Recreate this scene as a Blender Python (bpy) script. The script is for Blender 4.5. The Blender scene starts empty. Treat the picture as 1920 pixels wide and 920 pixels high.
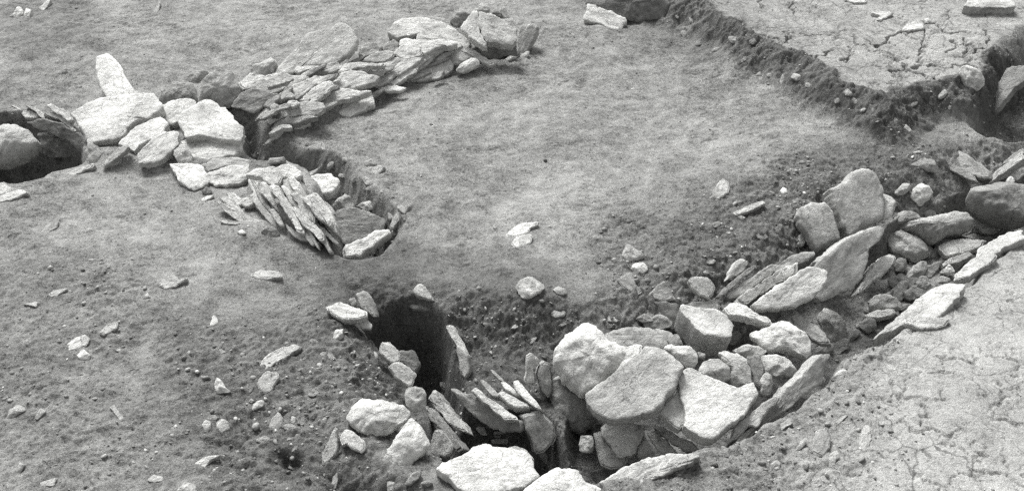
import bpy, math, random
import numpy as np
from mathutils import Vector

C = bpy.context.scene
random.seed(7)
rng = np.random.default_rng(11)
R = math.radians

# ------------------------------------------------------------------ camera
CAM_H, PITCH, HFOV = 3.0, R(35.0), R(48.0)
cam_data = bpy.data.cameras.new('camera')
cam_data.sensor_fit = 'HORIZONTAL'
cam_data.angle = HFOV
cam_data.clip_start, cam_data.clip_end = 0.05, 2000.0
cam = bpy.data.objects.new('camera', cam_data)
cam.location = (0, 0, CAM_H)
cam.rotation_euler = (R(90) - PITCH, 0, 0)
C.collection.objects.link(cam)
C.camera = cam

# ------------------------------------------------------------------ light: bright overcast, from behind and above
SUN_EL, SUN_AZ = R(52), R(-24)          # azimuth clockwise from +Y (away from the camera)
w = bpy.data.worlds.new('World'); C.world = w; w.use_nodes = True
nt = w.node_tree; nt.nodes.clear()
sky = nt.nodes.new('ShaderNodeTexSky'); sky.sky_type = 'NISHITA'; sky.sun_disc = False
sky.sun_elevation = SUN_EL; sky.sun_rotation = SUN_AZ
sky.air_density = 1.0; sky.dust_density = 4.0
bw = nt.nodes.new('ShaderNodeRGBToBW')   # the photograph is black and white
bg = nt.nodes.new('ShaderNodeBackground'); bg.inputs['Strength'].default_value = 0.078
wo = nt.nodes.new('ShaderNodeOutputWorld')
nt.links.new(sky.outputs[0], bw.inputs[0]); nt.links.new(bw.outputs[0], bg.inputs[0]); nt.links.new(bg.outputs[0], wo.inputs[0])
sl = bpy.data.lights.new('sun', 'SUN'); sl.energy = 1.5; sl.angle = R(20); sl.color = (1, 0.995, 0.985)
so = bpy.data.objects.new('sun', sl); C.collection.objects.link(so)
sd = Vector((math.sin(SUN_AZ)*math.cos(SUN_EL), math.cos(SUN_AZ)*math.cos(SUN_EL), math.sin(SUN_EL)))
so.rotation_euler = sd.to_track_quat('Z', 'Y').to_euler()
C.view_settings.view_transform = 'Standard'; C.view_settings.look = 'None'
C.view_settings.gamma = 1; C.view_settings.use_curve_mapping = False
C.view_settings.exposure = 1.74
C.cycles.use_denoising = False      # keep the grain of the soil, as on the film

# ------------------------------------------------------------------ pixel -> world
FPX = 960 / math.tan(HFOV/2)
def ray(px, py):
    u, v = (np.asarray(px, float)-960)/FPX, -(np.asarray(py, float)-460)/FPX
    cp, sp = math.cos(PITCH), math.sin(PITCH)
    return np.stack([u, cp + v*sp, -sp + v*cp], -1)
def on_z(px, py, z=0.0):
    d = ray(px, py)
    t = (z-CAM_H)/d[..., 2]
    return np.array([0, 0, CAM_H]) + d*t[..., None]
VIEWS = {'A': (420,80,4.6), 'B': (640,0,4.6), 'C': (360,300,4.6), 'D': (0,90,3.0667), 'E': (260,110,3.4074),
         'F': (1640,80,2.706), 'G': (1440,380,2.706), 'H': (1060,0,4.571), 'I': (1160,430,3.5385), 'J': (780,640,3.286),
         'K': (580,680,3.8326), 'L': (1380,640,3.2857), 'M': (1360,0,3.4286), 'N': (900,380,3.5385), 'O': (0,0,3.84),
         'P': (340,580,2.7059), '2': (400,0,2.876), '4': (300,280,3.6923), '5': (580,500,2.19), '6': (1000,560,2.5554),
         '7': (1160,300,2.3), '8': (0,380,1.703), '0': (0,0,1.0)}
def to_px(view, pts):
    x0, y0, s = VIEWS[view]
    p = np.array(pts, float)
    return np.stack([x0 + p[:, 0]/s, y0 + p[:, 1]/s], 1)

# ------------------------------------------------------------------ noise
_perm = np.random.default_rng(3).permutation(256); _perm = np.concatenate([_perm, _perm, _perm])
_grad = np.random.default_rng(4).normal(size=(256, 3)); _grad /= np.linalg.norm(_grad, axis=1)[:, None]
def perlin(p):
    p = np.asarray(p, float)
    i = np.floor(p).astype(int); f = p - i; i &= 255
    u = f*f*f*(f*(f*6-15)+10)
    out = 0
    for a in (0, 1):
        for b in (0, 1):
            for c in (0, 1):
                h = _perm[_perm[_perm[(i[..., 0]+a) & 255] + ((i[..., 1]+b) & 255)] + ((i[..., 2]+c) & 255)]
                g = _grad[h]
                d = g[..., 0]*(f[..., 0]-a) + g[..., 1]*(f[..., 1]-b) + g[..., 2]*(f[..., 2]-c)
                wgt = (u[..., 0] if a else 1-u[..., 0])*(u[..., 1] if b else 1-u[..., 1])*(u[..., 2] if c else 1-u[..., 2])
                out = out + wgt*d
    return out*1.5
def fbm(p, octaves=4, gain=0.5):
    s, a, k = 0, 1.0, 1.0
    for o in range(octaves):
        s = s + a*perlin(np.asarray(p)*k + 17.3*o); a *= gain; k *= 2.03
    return s
def smooth(x):
    x = np.clip(x, 0, 1); return x*x*(3-2*x)

# ------------------------------------------------------------------ terrain
def sdf(X, Y, poly):
    """signed distance, positive inside"""
    px, py = poly[:, 0], poly[:, 1]
    best = np.full(X.shape, 1e9); inside = np.zeros(X.shape, bool)
    n = len(poly)
    for i in range(n):
        x1, y1, x2, y2 = px[i], py[i], px[(i+1) % n], py[(i+1) % n]
        ex, ey = x2-x1, y2-y1
        t = np.clip(((X-x1)*ex + (Y-y1)*ey)/(ex*ex+ey*ey+1e-12), 0, 1)
        best = np.minimum(best, (X-x1-t*ex)**2 + (Y-y1-t*ey)**2)
        c = ((y1 > Y) != (y2 > Y)) & (X < (x2-x1)*(Y-y1)/(y2-y1+1e-12)+x1)
        inside ^= c
    d = np.sqrt(best)
    return np.where(inside, d, -d)
def P(z, *pts):
    p = np.array(pts, float); return on_z(p[:, 0], p[:, 1], z)[:, :2]
PLAT_H = 0.155
platform = P(PLAT_H, (1130,-90),(1180,-30),(1260,-12),(1330,8),(1392,42),(1420,70),(1470,95),(1510,112),(1560,140),(1600,165),(1640,176),(1664,184),
             (1690,166),(1735,150),(1790,138),(1835,128),(1858,92),(1900,84),(1990,70),(2300,60),(2400,-260),(1130,-260))
pits = [  # polygon, depth, slope width
  # wide hollow round the channel and the pit
  (P(0,(640,520),(740,505),(860,530),(1000,545),(1180,520),(1330,470),(1460,390),(1560,330),(1700,285),(1800,240),(2050,200),(2050,400),
     (1910,445),(1800,540),(1690,615),(1575,695),(1500,755),(1375,830),(1300,858),(1120,918),(1060,990),(860,990),(800,900),(700,860),(640,760),(600,640)), 0.16, 0.34),
  # channel proper
  (P(0,(1030,690),(1060,600),(1240,560),(1360,520),(1470,450),(1570,400),(1700,340),(1830,290),(2050,250),(2050,390),(1910,450),(1805,545),(1690,618),(1575,697),
     (1500,757),(1375,832),(1300,860),(1120,920),(1050,1000),(980,1000),(960,860),(1020,800)), 0.30, 0.13),
  # deep pit at the front
  (P(0,(655,590),(700,540),(790,530),(862,565),(897,650),(905,705),(1000,690),(1060,720),(1110,800),(1130,915),(1000,960),(850,930),(800,850),(770,740),(715,660)), 0.47, 0.17),
  # trench below the tumbled wall
  (P(0,(440,195),(520,255),(600,272),(660,305),(700,345),(745,385),(770,410),(750,450),(728,478),(650,488),(610,480),(600,440),(590,360),(540,320),(480,310),(440,270)), 0.31, 0.15),
  # hollow at the left edge
  (P(0,(-80,190),(40,205),(110,214),(145,235),(168,265),(172,308),(130,330),(60,352),(0,362),(-80,380)), 0.42, 0.12),
  # hollow beside the platform corner
  (P(0,(1800,215),(1840,150),(1870,110),(1960,80),(2100,80),(2100,260),(1900,262),(1830,250)), 0.22, 0.20),
  (P(0,(870,90),(960,92),(985,108),(935,122),(905,112)), 0.10, 0.05),
  (P(0,(505,840),(560,830),(575,850),(555,868),(520,870)), 0.10, 0.06),
  (P(0,(590,830),(700,850),(820,900),(820,990),(600,990)), 0.10, 0.15),
]
banks = [  # polygon, height, slope width (outwards from the polygon)
  (P(0,(455,180),(520,135),(640,90),(740,60),(860,75),(890,100),(780,135),(700,165),(600,205),(520,235)), 0.10, 0.14),
  (P(0,(480,325),(560,318),(620,380),(622,455),(585,455),(530,420),(490,370)), 0.07, 0.05),
  (P(0,(160,290),(200,215),(400,220),(450,270),(440,300),(330,330),(200,300)), 0.03, 0.10),
  (P(0,(60,400),(200,320),(330,330),(420,420),(380,520),(150,560)), 0.05, 0.5),
]
PAD = 3.9
def axis(a, b, step, lim):
    core = np.arange(a, b, step)
    g = step*np.cumprod(np.full(60, 1.24)); g = np.cumsum(g); g = g[g < lim]
    return np.concatenate([a-g[::-1], core, core[-1]+g])
gx = axis(-3.75, 3.75, 0.0068, 400); gy = axis(2.35, 7.75, 0.0068, 400)
cx = np.arange(-4.6, 4.6, 0.03); cy = np.arange(1.6, 9.6, 0.03)
CX, CY = np.meshgrid(cx, cy)
def up(field, X, Y):
    fx = np.clip((X-cx[0])/0.03, 0, len(cx)-1.001); fy = np.clip((Y-cy[0])/0.03, 0, len(cy)-1.001)
    i, j = fx.astype(int), fy.astype(int); a, b = fx-i, fy-j
    return (field[j, i]*(1-a)+field[j, i+1]*a)*(1-b) + (field[j+1, i]*(1-a)+field[j+1, i+1]*a)*b
X, Y = np.meshgrid(gx, gy)
def P3(k, z=0.0): return np.stack([X*k, Y*k, np.full(X.shape, z)], -1)
wx = 0.045*fbm(P3(4.2, 2.1), 3, .36); wy = 0.045*fbm(P3(4.2, 9.7), 3, .36)        # ragged edges
plat_d = up(sdf(CX, CY, platform), X+wx*1.7, Y+wy*1.7)
pl0 = np.clip((plat_d + .02*fbm(P3(14, 1.9), 3) + 0.23)/0.23, 0, 1); pl = .55*pl0 + .45*smooth(pl0)
h = PLAT_H*np.clip(pl*1.06, 0, 1)
bank_m = 0
for poly, hh, ww in banks:
    h = h + hh*smooth((up(sdf(CX, CY, poly), X+wx, Y+wy) + ww)/ww)
dep = 0; pitmask = 0
for poly, dd, ww in pits:
    r = smooth(up(sdf(CX, CY, poly), X+wx, Y+wy)/ww)
    dep = np.maximum(dep, dd*r); pitmask = np.maximum(pitmask, r)
h = h - dep
def region(pts, width):
    return smooth((up(sdf(CX, CY, P(0, *pts)), X+2*wx, Y+2*wy) + width)/width)
rubble = np.maximum.reduce([
   region([(1180,460),(1330,420),(1480,320),(1700,280),(1560,340),(1480,420),(1350,520),(1200,560)], .25),
   region([(1380,830),(1500,740),(1600,690),(1640,760),(1560,900),(1300,990),(1200,930)], .14)*0.75,
   region([(360,660),(560,620),(720,700),(660,800),(700,990),(520,990),(420,800)], .25),
   region([(0,540),(150,520),(260,600),(100,700),(0,700)], .25)*0.5,
   region([(0,760),(150,740),(300,800),(300,930),(0,930)], .25)*0.5,
   region([(880,570),(1040,570),(1060,640),(1000,690),(900,690)], .15),
   region([(1560,640),(1640,600),(1680,650),(1620,700)], .1), pitmask*.65])
clay = np.maximum(.5*smooth((plat_d-0.0)/.04), region([(1700,640),(1830,560),(2000,470),(2100,1000),(1500,1000),(1640,760)], .25))
face = smooth((plat_d+.22)/.1)*(1-smooth((plat_d+.01)/.03))
near = np.clip(1 - (np.hypot(X, Y-5)-6)/8, 0, 1)
big = fbm(P3(1.1, 5.5), 3)
h = h + 0.036*big*(1-.5*clay)
h = h + (0.014*fbm(P3(6, 1.5), 3, .42))*(1-.75*clay)*near
lump = fbm(P3(26, 3.3), 4, .6)
slope = np.clip(face + 3.2*pitmask*(1-pitmask), 0, 1)
h = h + (0.0018+0.007*rubble + .011*slope)*lump*(1-.6*clay*(1-rubble))*near
clod = np.maximum(0, perlin(P3(52, 8.8)+.3*wx[..., None]*100)-.15)
h = h + (0.0022+0.011*rubble+.014*slope)*clod*(1-.85*clay*(1-rubble))*near
# cracked clay: real grooves, Voronoi cells plus the long traced cracks
def crack_lines():
    L = [('M',[(205,235),(240,230),(300,262),(360,298),(410,288)]), ('M',[(360,298),(400,260),(408,228),(380,205)]), ('M',[(690,335),(640,352),(580,378),(520,388)]),
         ('M',[(890,265),(930,288),(965,280),(1000,268),(1045,255),(1052,225)]), ('M',[(965,280),(1020,322),(1070,338),(1120,380),(1160,420),(1185,445),(1100,452),(1050,455)]),
         ('M',[(1275,190),(1278,260),(1275,330),(1270,385),(1255,405)]), ('M',[(1200,425),(1240,408),(1300,402),(1370,415),(1430,422),(1520,410),(1600,408),(1640,418)]),
         ('M',[(1185,440),(1230,450),(1270,470),(1295,490)]), ('M',[(1530,355),(1570,330),(1640,322),(1700,345)]), ('M',[(1050,225),(1110,208),(1160,190)]),
         ('M',[(1460,250),(1500,280),(1430,318)]), ('M',[(1550,260),(1580,300),(1560,330),(1530,355),(1550,385)]), ('M',[(1660,215),(1700,265),(1680,300)]),
         ('M',[(230,0),(232,50)]), ('M',[(740,400),(800,385),(810,340),(790,300)]), ('M',[(1350,150),(1390,180),(1420,205),(1540,210)]), ('M',[(440,10),(430,60),(440,100)]),
         ('L',[(1280,120),(1370,112),(1460,130),(1480,90)]), ('L',[(1660,60),(1700,110),(1745,160),(1730,200),(1660,210)]), ('L',[(1640,260),(1640,320),(1665,360),(1620,400),(1560,420)]),
         ('L',[(1260,280),(1300,340),(1310,360),(1230,358),(1170,360),(1100,330),(1030,325),(1005,355)]), ('L',[(1010,490),(1060,525),(1130,545),(1220,545),(1350,555)]),
         ('L',[(1580,460),(1680,490),(1750,520)]), ('L',[(1160,680),(1165,720)]), ('L',[(1610,690),(1660,740),(1690,790)]), ('L',[(1040,905),(1100,925)]), ('L',[(1170,360),(1160,440),(1165,520)])]
    out = []
    for v, pts in L:
        q = to_px(v, pts); z = PLAT_H if v == 'M' else 0.0
        out.append((on_z(q[:, 0], q[:, 1], z)[:, :2], 1.0 if v == 'M' else .5))
    return out
sub = clay > .15
Xs, Ys = X[sub], Y[sub]
p_s = np.stack([Xs*14, Ys*14, np.zeros_like(Xs)], -1)
ox, oy = .035*fbm(p_s, 3), .035*fbm(p_s+31, 3)
groove = np.zeros_like(Xs)
for line, k in crack_lines():
    dd = np.full(Xs.shape, 9.)
    for a, b in zip(line[:-1], line[1:]):
        e = b-a; t = np.clip(((Xs+ox-a[0])*e[0]+(Ys+oy-a[1])*e[1])/(e@e+1e-9), 0, 1)
        dd = np.minimum(dd, np.hypot(Xs+ox-a[0]-t*e[0], Ys+oy-a[1]-t*e[1]))
    wd = .0075*k**.5
    groove = np.maximum(groove, k*np.clip(1.25-dd/wd, 0, 1))
def voro(kx, seed):
    qx, qy = (Xs+ox*1.5)*kx, (Ys+oy*1.5)*kx
    ix, iy = np.floor(qx).astype(int), np.floor(qy).astype(int)
    f1 = np.full(qx.shape, 9.); f2 = f1.copy()
    for a in (-1, 0, 1):
        for b in (-1, 0, 1):
            hh = _perm[_perm[(ix+a+seed) & 255] + ((iy+b) & 255)]
            jx, jy = hh/255., _perm[hh]/255.
            d = np.hypot(ix+a+jx-qx, iy+b+jy-qy)
            f2 = np.where(d < f1, f1, np.minimum(f2, d)); f1 = np.minimum(f1, d)
    return (f2-f1)/kx
keep = np.clip(perlin(np.stack([Xs*4, Ys*4, np.ones_like(Xs)*7], -1))*2+.35, 0, 1)
groove = np.maximum(groove, .42*np.clip(keep*1.5, .15, 1)*np.clip(1.2-voro(4.2, 5)/.007, 0, 1))
groove = np.maximum(groove, .14*keep*np.clip(1.2-voro(9.0, 60)/.006, 0, 1))
gr = np.zeros_like(X); gr[sub] = groove*np.minimum(1, clay[sub]*2)
h = h - .034*gr
def plates(kx, ky, seed):
    qx, qy = (X+.5*wx)*kx, (Y+.5*wy)*ky
    qx = qx + .35*perlin(np.stack([qx*1.3, qy*1.3, np.full(X.shape, seed*1.)], -1)); qy = qy + .35*perlin(np.stack([qx*1.3, qy*1.3, np.full(X.shape, seed+9.)], -1))
    ix, iy = np.floor(qx).astype(int), np.floor(qy).astype(int)
    f1 = np.full(X.shape, 9.); val = np.zeros(X.shape)
    for a in (-1, 0, 1):
        for b in (-1, 0, 1):
            hh = _perm[_perm[(ix+a+seed) & 255] + ((iy+b) & 255)]
            d = np.hypot(ix+a+hh/255.-qx, iy+b+_perm[hh]/255.-qy)
            near_ = d < f1; f1 = np.where(near_, d, f1); val = np.where(near_, _perm[hh+7]/255., val)
    return val
pm = np.clip(.45+1.3*fbm(P3(2.6, 6.6), 3), .08, 1)
h = h + ((.0075*pm + .006*rubble + .007*slope)*(plates(17, 20, 3)-.5) + (.0050*pm + .006*rubble + .006*slope)*(plates(41, 46, 77)-.5))*(1-.85*clay*(1-rubble))*near
far = np.clip((np.hypot(X, Y-5)-9)/20, 0, 1)
h = h*(1-far)

def height_at(x, y):
    i = np.clip(np.searchsorted(gx, x)-1, 0, len(gx)-2); j = np.clip(np.searchsorted(gy, y)-1, 0, len(gy)-2)
    a = (x-gx[i])/(gx[i+1]-gx[i]); b = (y-gy[j])/(gy[j+1]-gy[j])
    return (h[j, i]*(1-a)+h[j, i+1]*a)*(1-b) + (h[j+1, i]*(1-a)+h[j+1, i+1]*a)*b
def hit(px, py, lift=0.0):
    """first point of the view ray through a pixel that is `lift` above the ground"""
    d = ray(px, py); d = d/np.linalg.norm(d); o = np.array([0, 0, CAM_H])
    t = np.linspace(2.2, 14, 2400); q = o + d*t[:, None]
    g = q[:, 2] - height_at(q[:, 0], q[:, 1]) - lift
    k = np.argmax(g < 0)
    if k == 0: k = len(t)-1
    t0 = t[k-1] + (t[k]-t[k-1])*g[k-1]/(g[k-1]-g[k]+1e-12)
    return o + d*t0

# ------------------------------------------------------------------ materials
def mat_new(name):
    m = bpy.data.materials.new(name); m.use_nodes = True
    n = m.node_tree; n.nodes.clear()
    out = n.nodes.new('ShaderNodeOutputMaterial'); b = n.nodes.new('ShaderNodeBsdfPrincipled')
    b.inputs['Roughness'].default_value = .92; b.inputs['Specular IOR Level'].default_value = .18
    n.links.new(b.outputs[0], out.inputs[0])
    return m, n, b
class G:
    """tiny node helper"""
    def __init__(s, n): s.n = n
    def lk(s, v, sock):
        if hasattr(v, 'is_linked'): s.n.links.new(v, sock)
        else: sock.default_value = v
    def noise(s, vec, scale, detail=4, rough=.6, dist=0):
        k = s.n.nodes.new('ShaderNodeTexNoise'); k.inputs['Scale'].default_value = scale; k.inputs['Detail'].default_value = detail
        k.inputs['Roughness'].default_value = rough; k.inputs['Distortion'].default_value = dist
        s.n.links.new(vec, k.inputs['Vector']); return k.outputs['Fac']
    def mp(s, v, a, b, c, d, clamp=True):
        k = s.n.nodes.new('ShaderNodeMapRange'); k.clamp = clamp
        s.lk(v, k.inputs[0])
        for i, q in zip((1, 2, 3, 4), (a, b, c, d)): s.lk(q, k.inputs[i])
        return k.outputs[0]
    def math(s, op, a, b=0.0):
        k = s.n.nodes.new('ShaderNodeMath'); k.operation = op; s.lk(a, k.inputs[0]); s.lk(b, k.inputs[1]); return k.outputs[0]
    def attr(s, name):
        k = s.n.nodes.new('ShaderNodeAttribute'); k.attribute_name = name; return k.outputs['Fac']
    def scalevec(s, v, sx, sy, sz):
        k = s.n.nodes.new('ShaderNodeMapping'); s.n.links.new(v, k.inputs[0]); k.inputs['Scale'].default_value = (sx, sy, sz); return k.outputs[0]
    def bump(s, hgt, dist, strength=1.0, prev=None):
        k = s.n.nodes.new('ShaderNodeBump'); k.inputs['Strength'].default_value = strength; k.inputs['Distance'].default_value = dist
        s.lk(hgt, k.inputs['Height'])
        if prev is not None: s.n.links.new(prev, k.inputs['Normal'])
        return k.outputs[0]
    def grey(s, v):
        k = s.n.nodes.new('ShaderNodeCombineColor')
        s.lk(s.math('MULTIPLY', v, 1.0), k.inputs[0]); s.lk(s.math('MULTIPLY', v, 1.004), k.inputs[1]); s.lk(s.math('MULTIPLY', v, .975), k.inputs[2])
        return k.outputs[0]

def soil_material():
    m, n, b = mat_new('soil'); g = G(n)
    tc = n.nodes.new('ShaderNodeTexCoord').outputs['Object']
    cl, rb, pit = g.attr('clay'), g.attr('rubble'), g.attr('topsoil_shade')
    a = g.mp(g.noise(tc, 1.7, 6, .62, .4), .37, .63, -.085, .06)
    c = g.mp(g.noise(tc, 12, 7, .78, .3), .37, .63, -.10, .09)
    d = g.mp(g.noise(tc, 70, 4, .75), .30, .70, -.10, .10)
    e = g.mp(g.noise(tc, 200, 3, .8), .34, .66, -.11, .11)
    spk = g.mp(g.noise(tc, 95, 3, .6), .64, .69, 0, .13)      # pale grit
    drk = g.mp(g.noise(tc, 62, 4, .7, .2), .59, .63, 0, -.17)   # dark crumbs
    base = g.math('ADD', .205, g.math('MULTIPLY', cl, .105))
    base = g.math('SUBTRACT', base, g.math('MULTIPLY', pit, .10))  # dark turned soil, plus painted shade of pits and platform face
    base = g.math('SUBTRACT', base, g.math('MULTIPLY', rb, .02))
    tex = g.math('ADD', g.math('ADD', a, c), g.math('ADD', d, e))
    tex = g.math('ADD', tex, g.math('ADD', spk, drk))
    tex = g.math('MULTIPLY', tex, g.math('SUBTRACT', 1.0, g.math('MULTIPLY', cl, .35)))
    v = g.math('MAXIMUM', g.math('MULTIPLY', base, g.math('ADD', 1.0, g.math('MULTIPLY', tex, 3.2))), .03)
    # drying cracks of the pale clay, darkened with painted shade
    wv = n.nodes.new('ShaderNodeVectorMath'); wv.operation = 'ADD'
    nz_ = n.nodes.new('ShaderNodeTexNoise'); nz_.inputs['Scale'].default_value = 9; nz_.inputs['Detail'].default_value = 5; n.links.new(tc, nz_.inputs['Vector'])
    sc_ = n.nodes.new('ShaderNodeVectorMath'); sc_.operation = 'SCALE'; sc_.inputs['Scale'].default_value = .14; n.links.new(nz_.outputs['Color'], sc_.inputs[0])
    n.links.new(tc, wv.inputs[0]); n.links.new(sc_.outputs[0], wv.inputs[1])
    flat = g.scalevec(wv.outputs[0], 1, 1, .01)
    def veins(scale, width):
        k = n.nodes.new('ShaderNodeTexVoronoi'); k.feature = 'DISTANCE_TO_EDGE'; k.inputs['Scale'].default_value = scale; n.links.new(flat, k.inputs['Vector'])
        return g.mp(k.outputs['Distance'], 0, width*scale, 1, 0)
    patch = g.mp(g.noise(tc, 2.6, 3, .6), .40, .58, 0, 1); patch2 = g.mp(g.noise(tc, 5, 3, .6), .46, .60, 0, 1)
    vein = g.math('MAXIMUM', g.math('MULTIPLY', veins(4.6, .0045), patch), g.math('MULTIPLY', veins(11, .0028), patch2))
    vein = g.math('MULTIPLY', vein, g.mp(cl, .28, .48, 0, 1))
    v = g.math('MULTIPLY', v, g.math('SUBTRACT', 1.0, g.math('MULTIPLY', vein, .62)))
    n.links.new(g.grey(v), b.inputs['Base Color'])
    h1 = g.bump(g.noise(tc, 70, 6, .72), .0045, 1.0)
    h2 = g.bump(g.noise(tc, 150, 3, .7), .006, 1.0, h1)
    n.links.new(h2, b.inputs['Normal'])
    return m
def stone_material(name, layered):
    m, n, b = mat_new(name); g = G(n)
    tc = n.nodes.new('ShaderNodeTexCoord').outputs['Object']
    oi = n.nodes.new('ShaderNodeObjectInfo')
    va = n.nodes.new('ShaderNodeVectorMath'); va.operation = 'ADD'
    sc = n.nodes.new('ShaderNodeVectorMath'); sc.operation = 'SCALE'; sc.inputs[0].default_value = (37, 23, 51); n.links.new(oi.outputs['Random'], sc.inputs['Scale'])
    n.links.new(tc, va.inputs[0]); n.links.new(sc.outputs[0], va.inputs[1]); v0 = va.outputs[0]
    sep = n.nodes.new('ShaderNodeSeparateColor'); n.links.new(oi.outputs['Color'], sep.inputs[0])
    tone = sep.outputs[0]
    if layered:
        st = g.scalevec(v0, 1, 1.5, 5); fine = g.noise(st, 30, 6, .7, .5)
    else:
        fine = g.noise(v0, 30, 6, .7)
    a = g.mp(g.noise(v0, 6, 6, .65, .3), .34, .66, -.30, .22)
    c = g.mp(g.noise(v0, 42, 5, .7), .3, .7, -.17, .14)
    d = g.mp(g.noise(v0, 160, 3, .7), .3, .7, -.16, .16)
    stain = g.mp(g.noise(v0, 11, 5, .7, .8), .56, .70, 0, -.30)
    spots = g.mp(g.noise(v0, 46, 5, .75, .3), .56, .66, 0, -.34)
    dirt = g.mp(g.noise(v0, 4.5, 6, .75, .6), .52, .72, 0, .85)
    dirt = g.math('MULTIPLY', dirt, g.mp(tone, .35, .62, .9, .25))
    wn = n.nodes.new('ShaderNodeTexNoise'); wn.inputs['Scale'].default_value = 12; wn.inputs['Detail'].default_value = 4; n.links.new(v0, wn.inputs['Vector'])
    ws = n.nodes.new('ShaderNodeVectorMath'); ws.operation = 'SCALE'; ws.inputs['Scale'].default_value = .12; n.links.new(wn.outputs['Color'], ws.inputs[0])
    wa_ = n.nodes.new('ShaderNodeVectorMath'); wa_.operation = 'ADD'; n.links.new(v0, wa_.inputs[0]); n.links.new(ws.outputs[0], wa_.inputs[1])
    vo = n.nodes.new('ShaderNodeTexVoronoi'); vo.feature = 'DISTANCE_TO_EDGE'; vo.inputs['Scale'].default_value = 5.5; n.links.new(wa_.outputs[0], vo.inputs['Vector'])
    split = g.math('MULTIPLY', g.mp(vo.outputs['Distance'], 0, .014, 1, 0), g.mp(g.noise(v0, 5, 2, .5), .47, .56, 0, 1))
    tex = g.math('ADD', g.math('ADD', a, c), g.math('ADD', g.math('ADD', d, spots), g.math('ADD', stain, g.math('MULTIPLY', split, -.16))))
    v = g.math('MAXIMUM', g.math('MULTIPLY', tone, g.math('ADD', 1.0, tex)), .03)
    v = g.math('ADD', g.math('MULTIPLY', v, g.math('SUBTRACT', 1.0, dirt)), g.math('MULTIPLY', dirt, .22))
    v = g.math('MINIMUM', v, .8)
    n.links.new(g.grey(v), b.inputs['Base Color'])
    h0 = g.bump(split, -.004, .7)
    h1 = g.bump(fine, .010 if layered else .013, .9, h0)
    h2 = g.bump(g.noise(v0, 110, 4, .7), .005, .8, h1)
    n.links.new(h2, b.inputs['Normal'])
    return m
SOIL = soil_material(); SLATE = stone_material('schist', True); ROCK = stone_material('fieldstone', False)

# ------------------------------------------------------------------ ground: one sheet out to the horizon
def grid_mesh(name, XX, YY, ZZ):
    ny, nx = XX.shape
    me = bpy.data.meshes.new(name)
    co = np.stack([XX, YY, ZZ], -1).reshape(-1, 3).astype(np.float32)
    idx = np.arange(nx*ny).reshape(ny, nx)
    f = np.stack([idx[:-1, :-1], idx[:-1, 1:], idx[1:, 1:], idx[1:, :-1]], -1).reshape(-1, 4)
    me.vertices.add(len(co)); me.vertices.foreach_set('co', co.ravel())
    me.loops.add(f.size); me.loops.foreach_set('vertex_index', f.ravel().astype(np.int32))
    me.polygons.add(len(f)); me.polygons.foreach_set('loop_start', np.arange(0, f.size, 4, dtype=np.int32))
    me.polygons.foreach_set('use_smooth', np.ones(len(f), bool))
    me.update(calc_edges=True)
    return me
gm = grid_mesh('ground', X, Y, h)
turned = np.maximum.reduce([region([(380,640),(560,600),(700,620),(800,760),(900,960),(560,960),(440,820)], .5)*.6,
   region([(640,510),(760,490),(900,500),(1040,560),(1040,680),(900,700),(700,640)], .3)*.95,  # shadow on the slope right of the pit, painted into the soil tone
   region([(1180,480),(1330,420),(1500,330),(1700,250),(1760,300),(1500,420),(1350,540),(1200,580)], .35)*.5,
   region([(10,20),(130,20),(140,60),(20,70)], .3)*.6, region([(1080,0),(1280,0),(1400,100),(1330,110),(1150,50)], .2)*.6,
   region([(510,835),(570,830),(570,865),(520,870)], .08), region([(-50,600),(100,560),(200,660),(160,780),(-50,760)], .5)*.3])  # first patch paints the shade inside a small hollow
topsoil_shade = np.clip(np.maximum.reduce([face*1.2, pitmask*.42, turned]), 0, 1)  # platform face and pits get painted shade; the rest is turned soil
for nm, arr in (('clay', clay*(1-.5*rubble)), ('rubble', rubble), ('topsoil_shade', topsoil_shade)):
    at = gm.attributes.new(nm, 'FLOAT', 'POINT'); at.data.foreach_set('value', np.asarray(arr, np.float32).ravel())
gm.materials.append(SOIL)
ground = bpy.data.objects.new('ground', gm); ground['kind'] = 'structure'
ground['label'] = 'bare trampled excavation soil with trenches, a pit and a cracked clay platform'; ground['category'] = 'ground'
C.collection.objects.link(ground)

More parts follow.
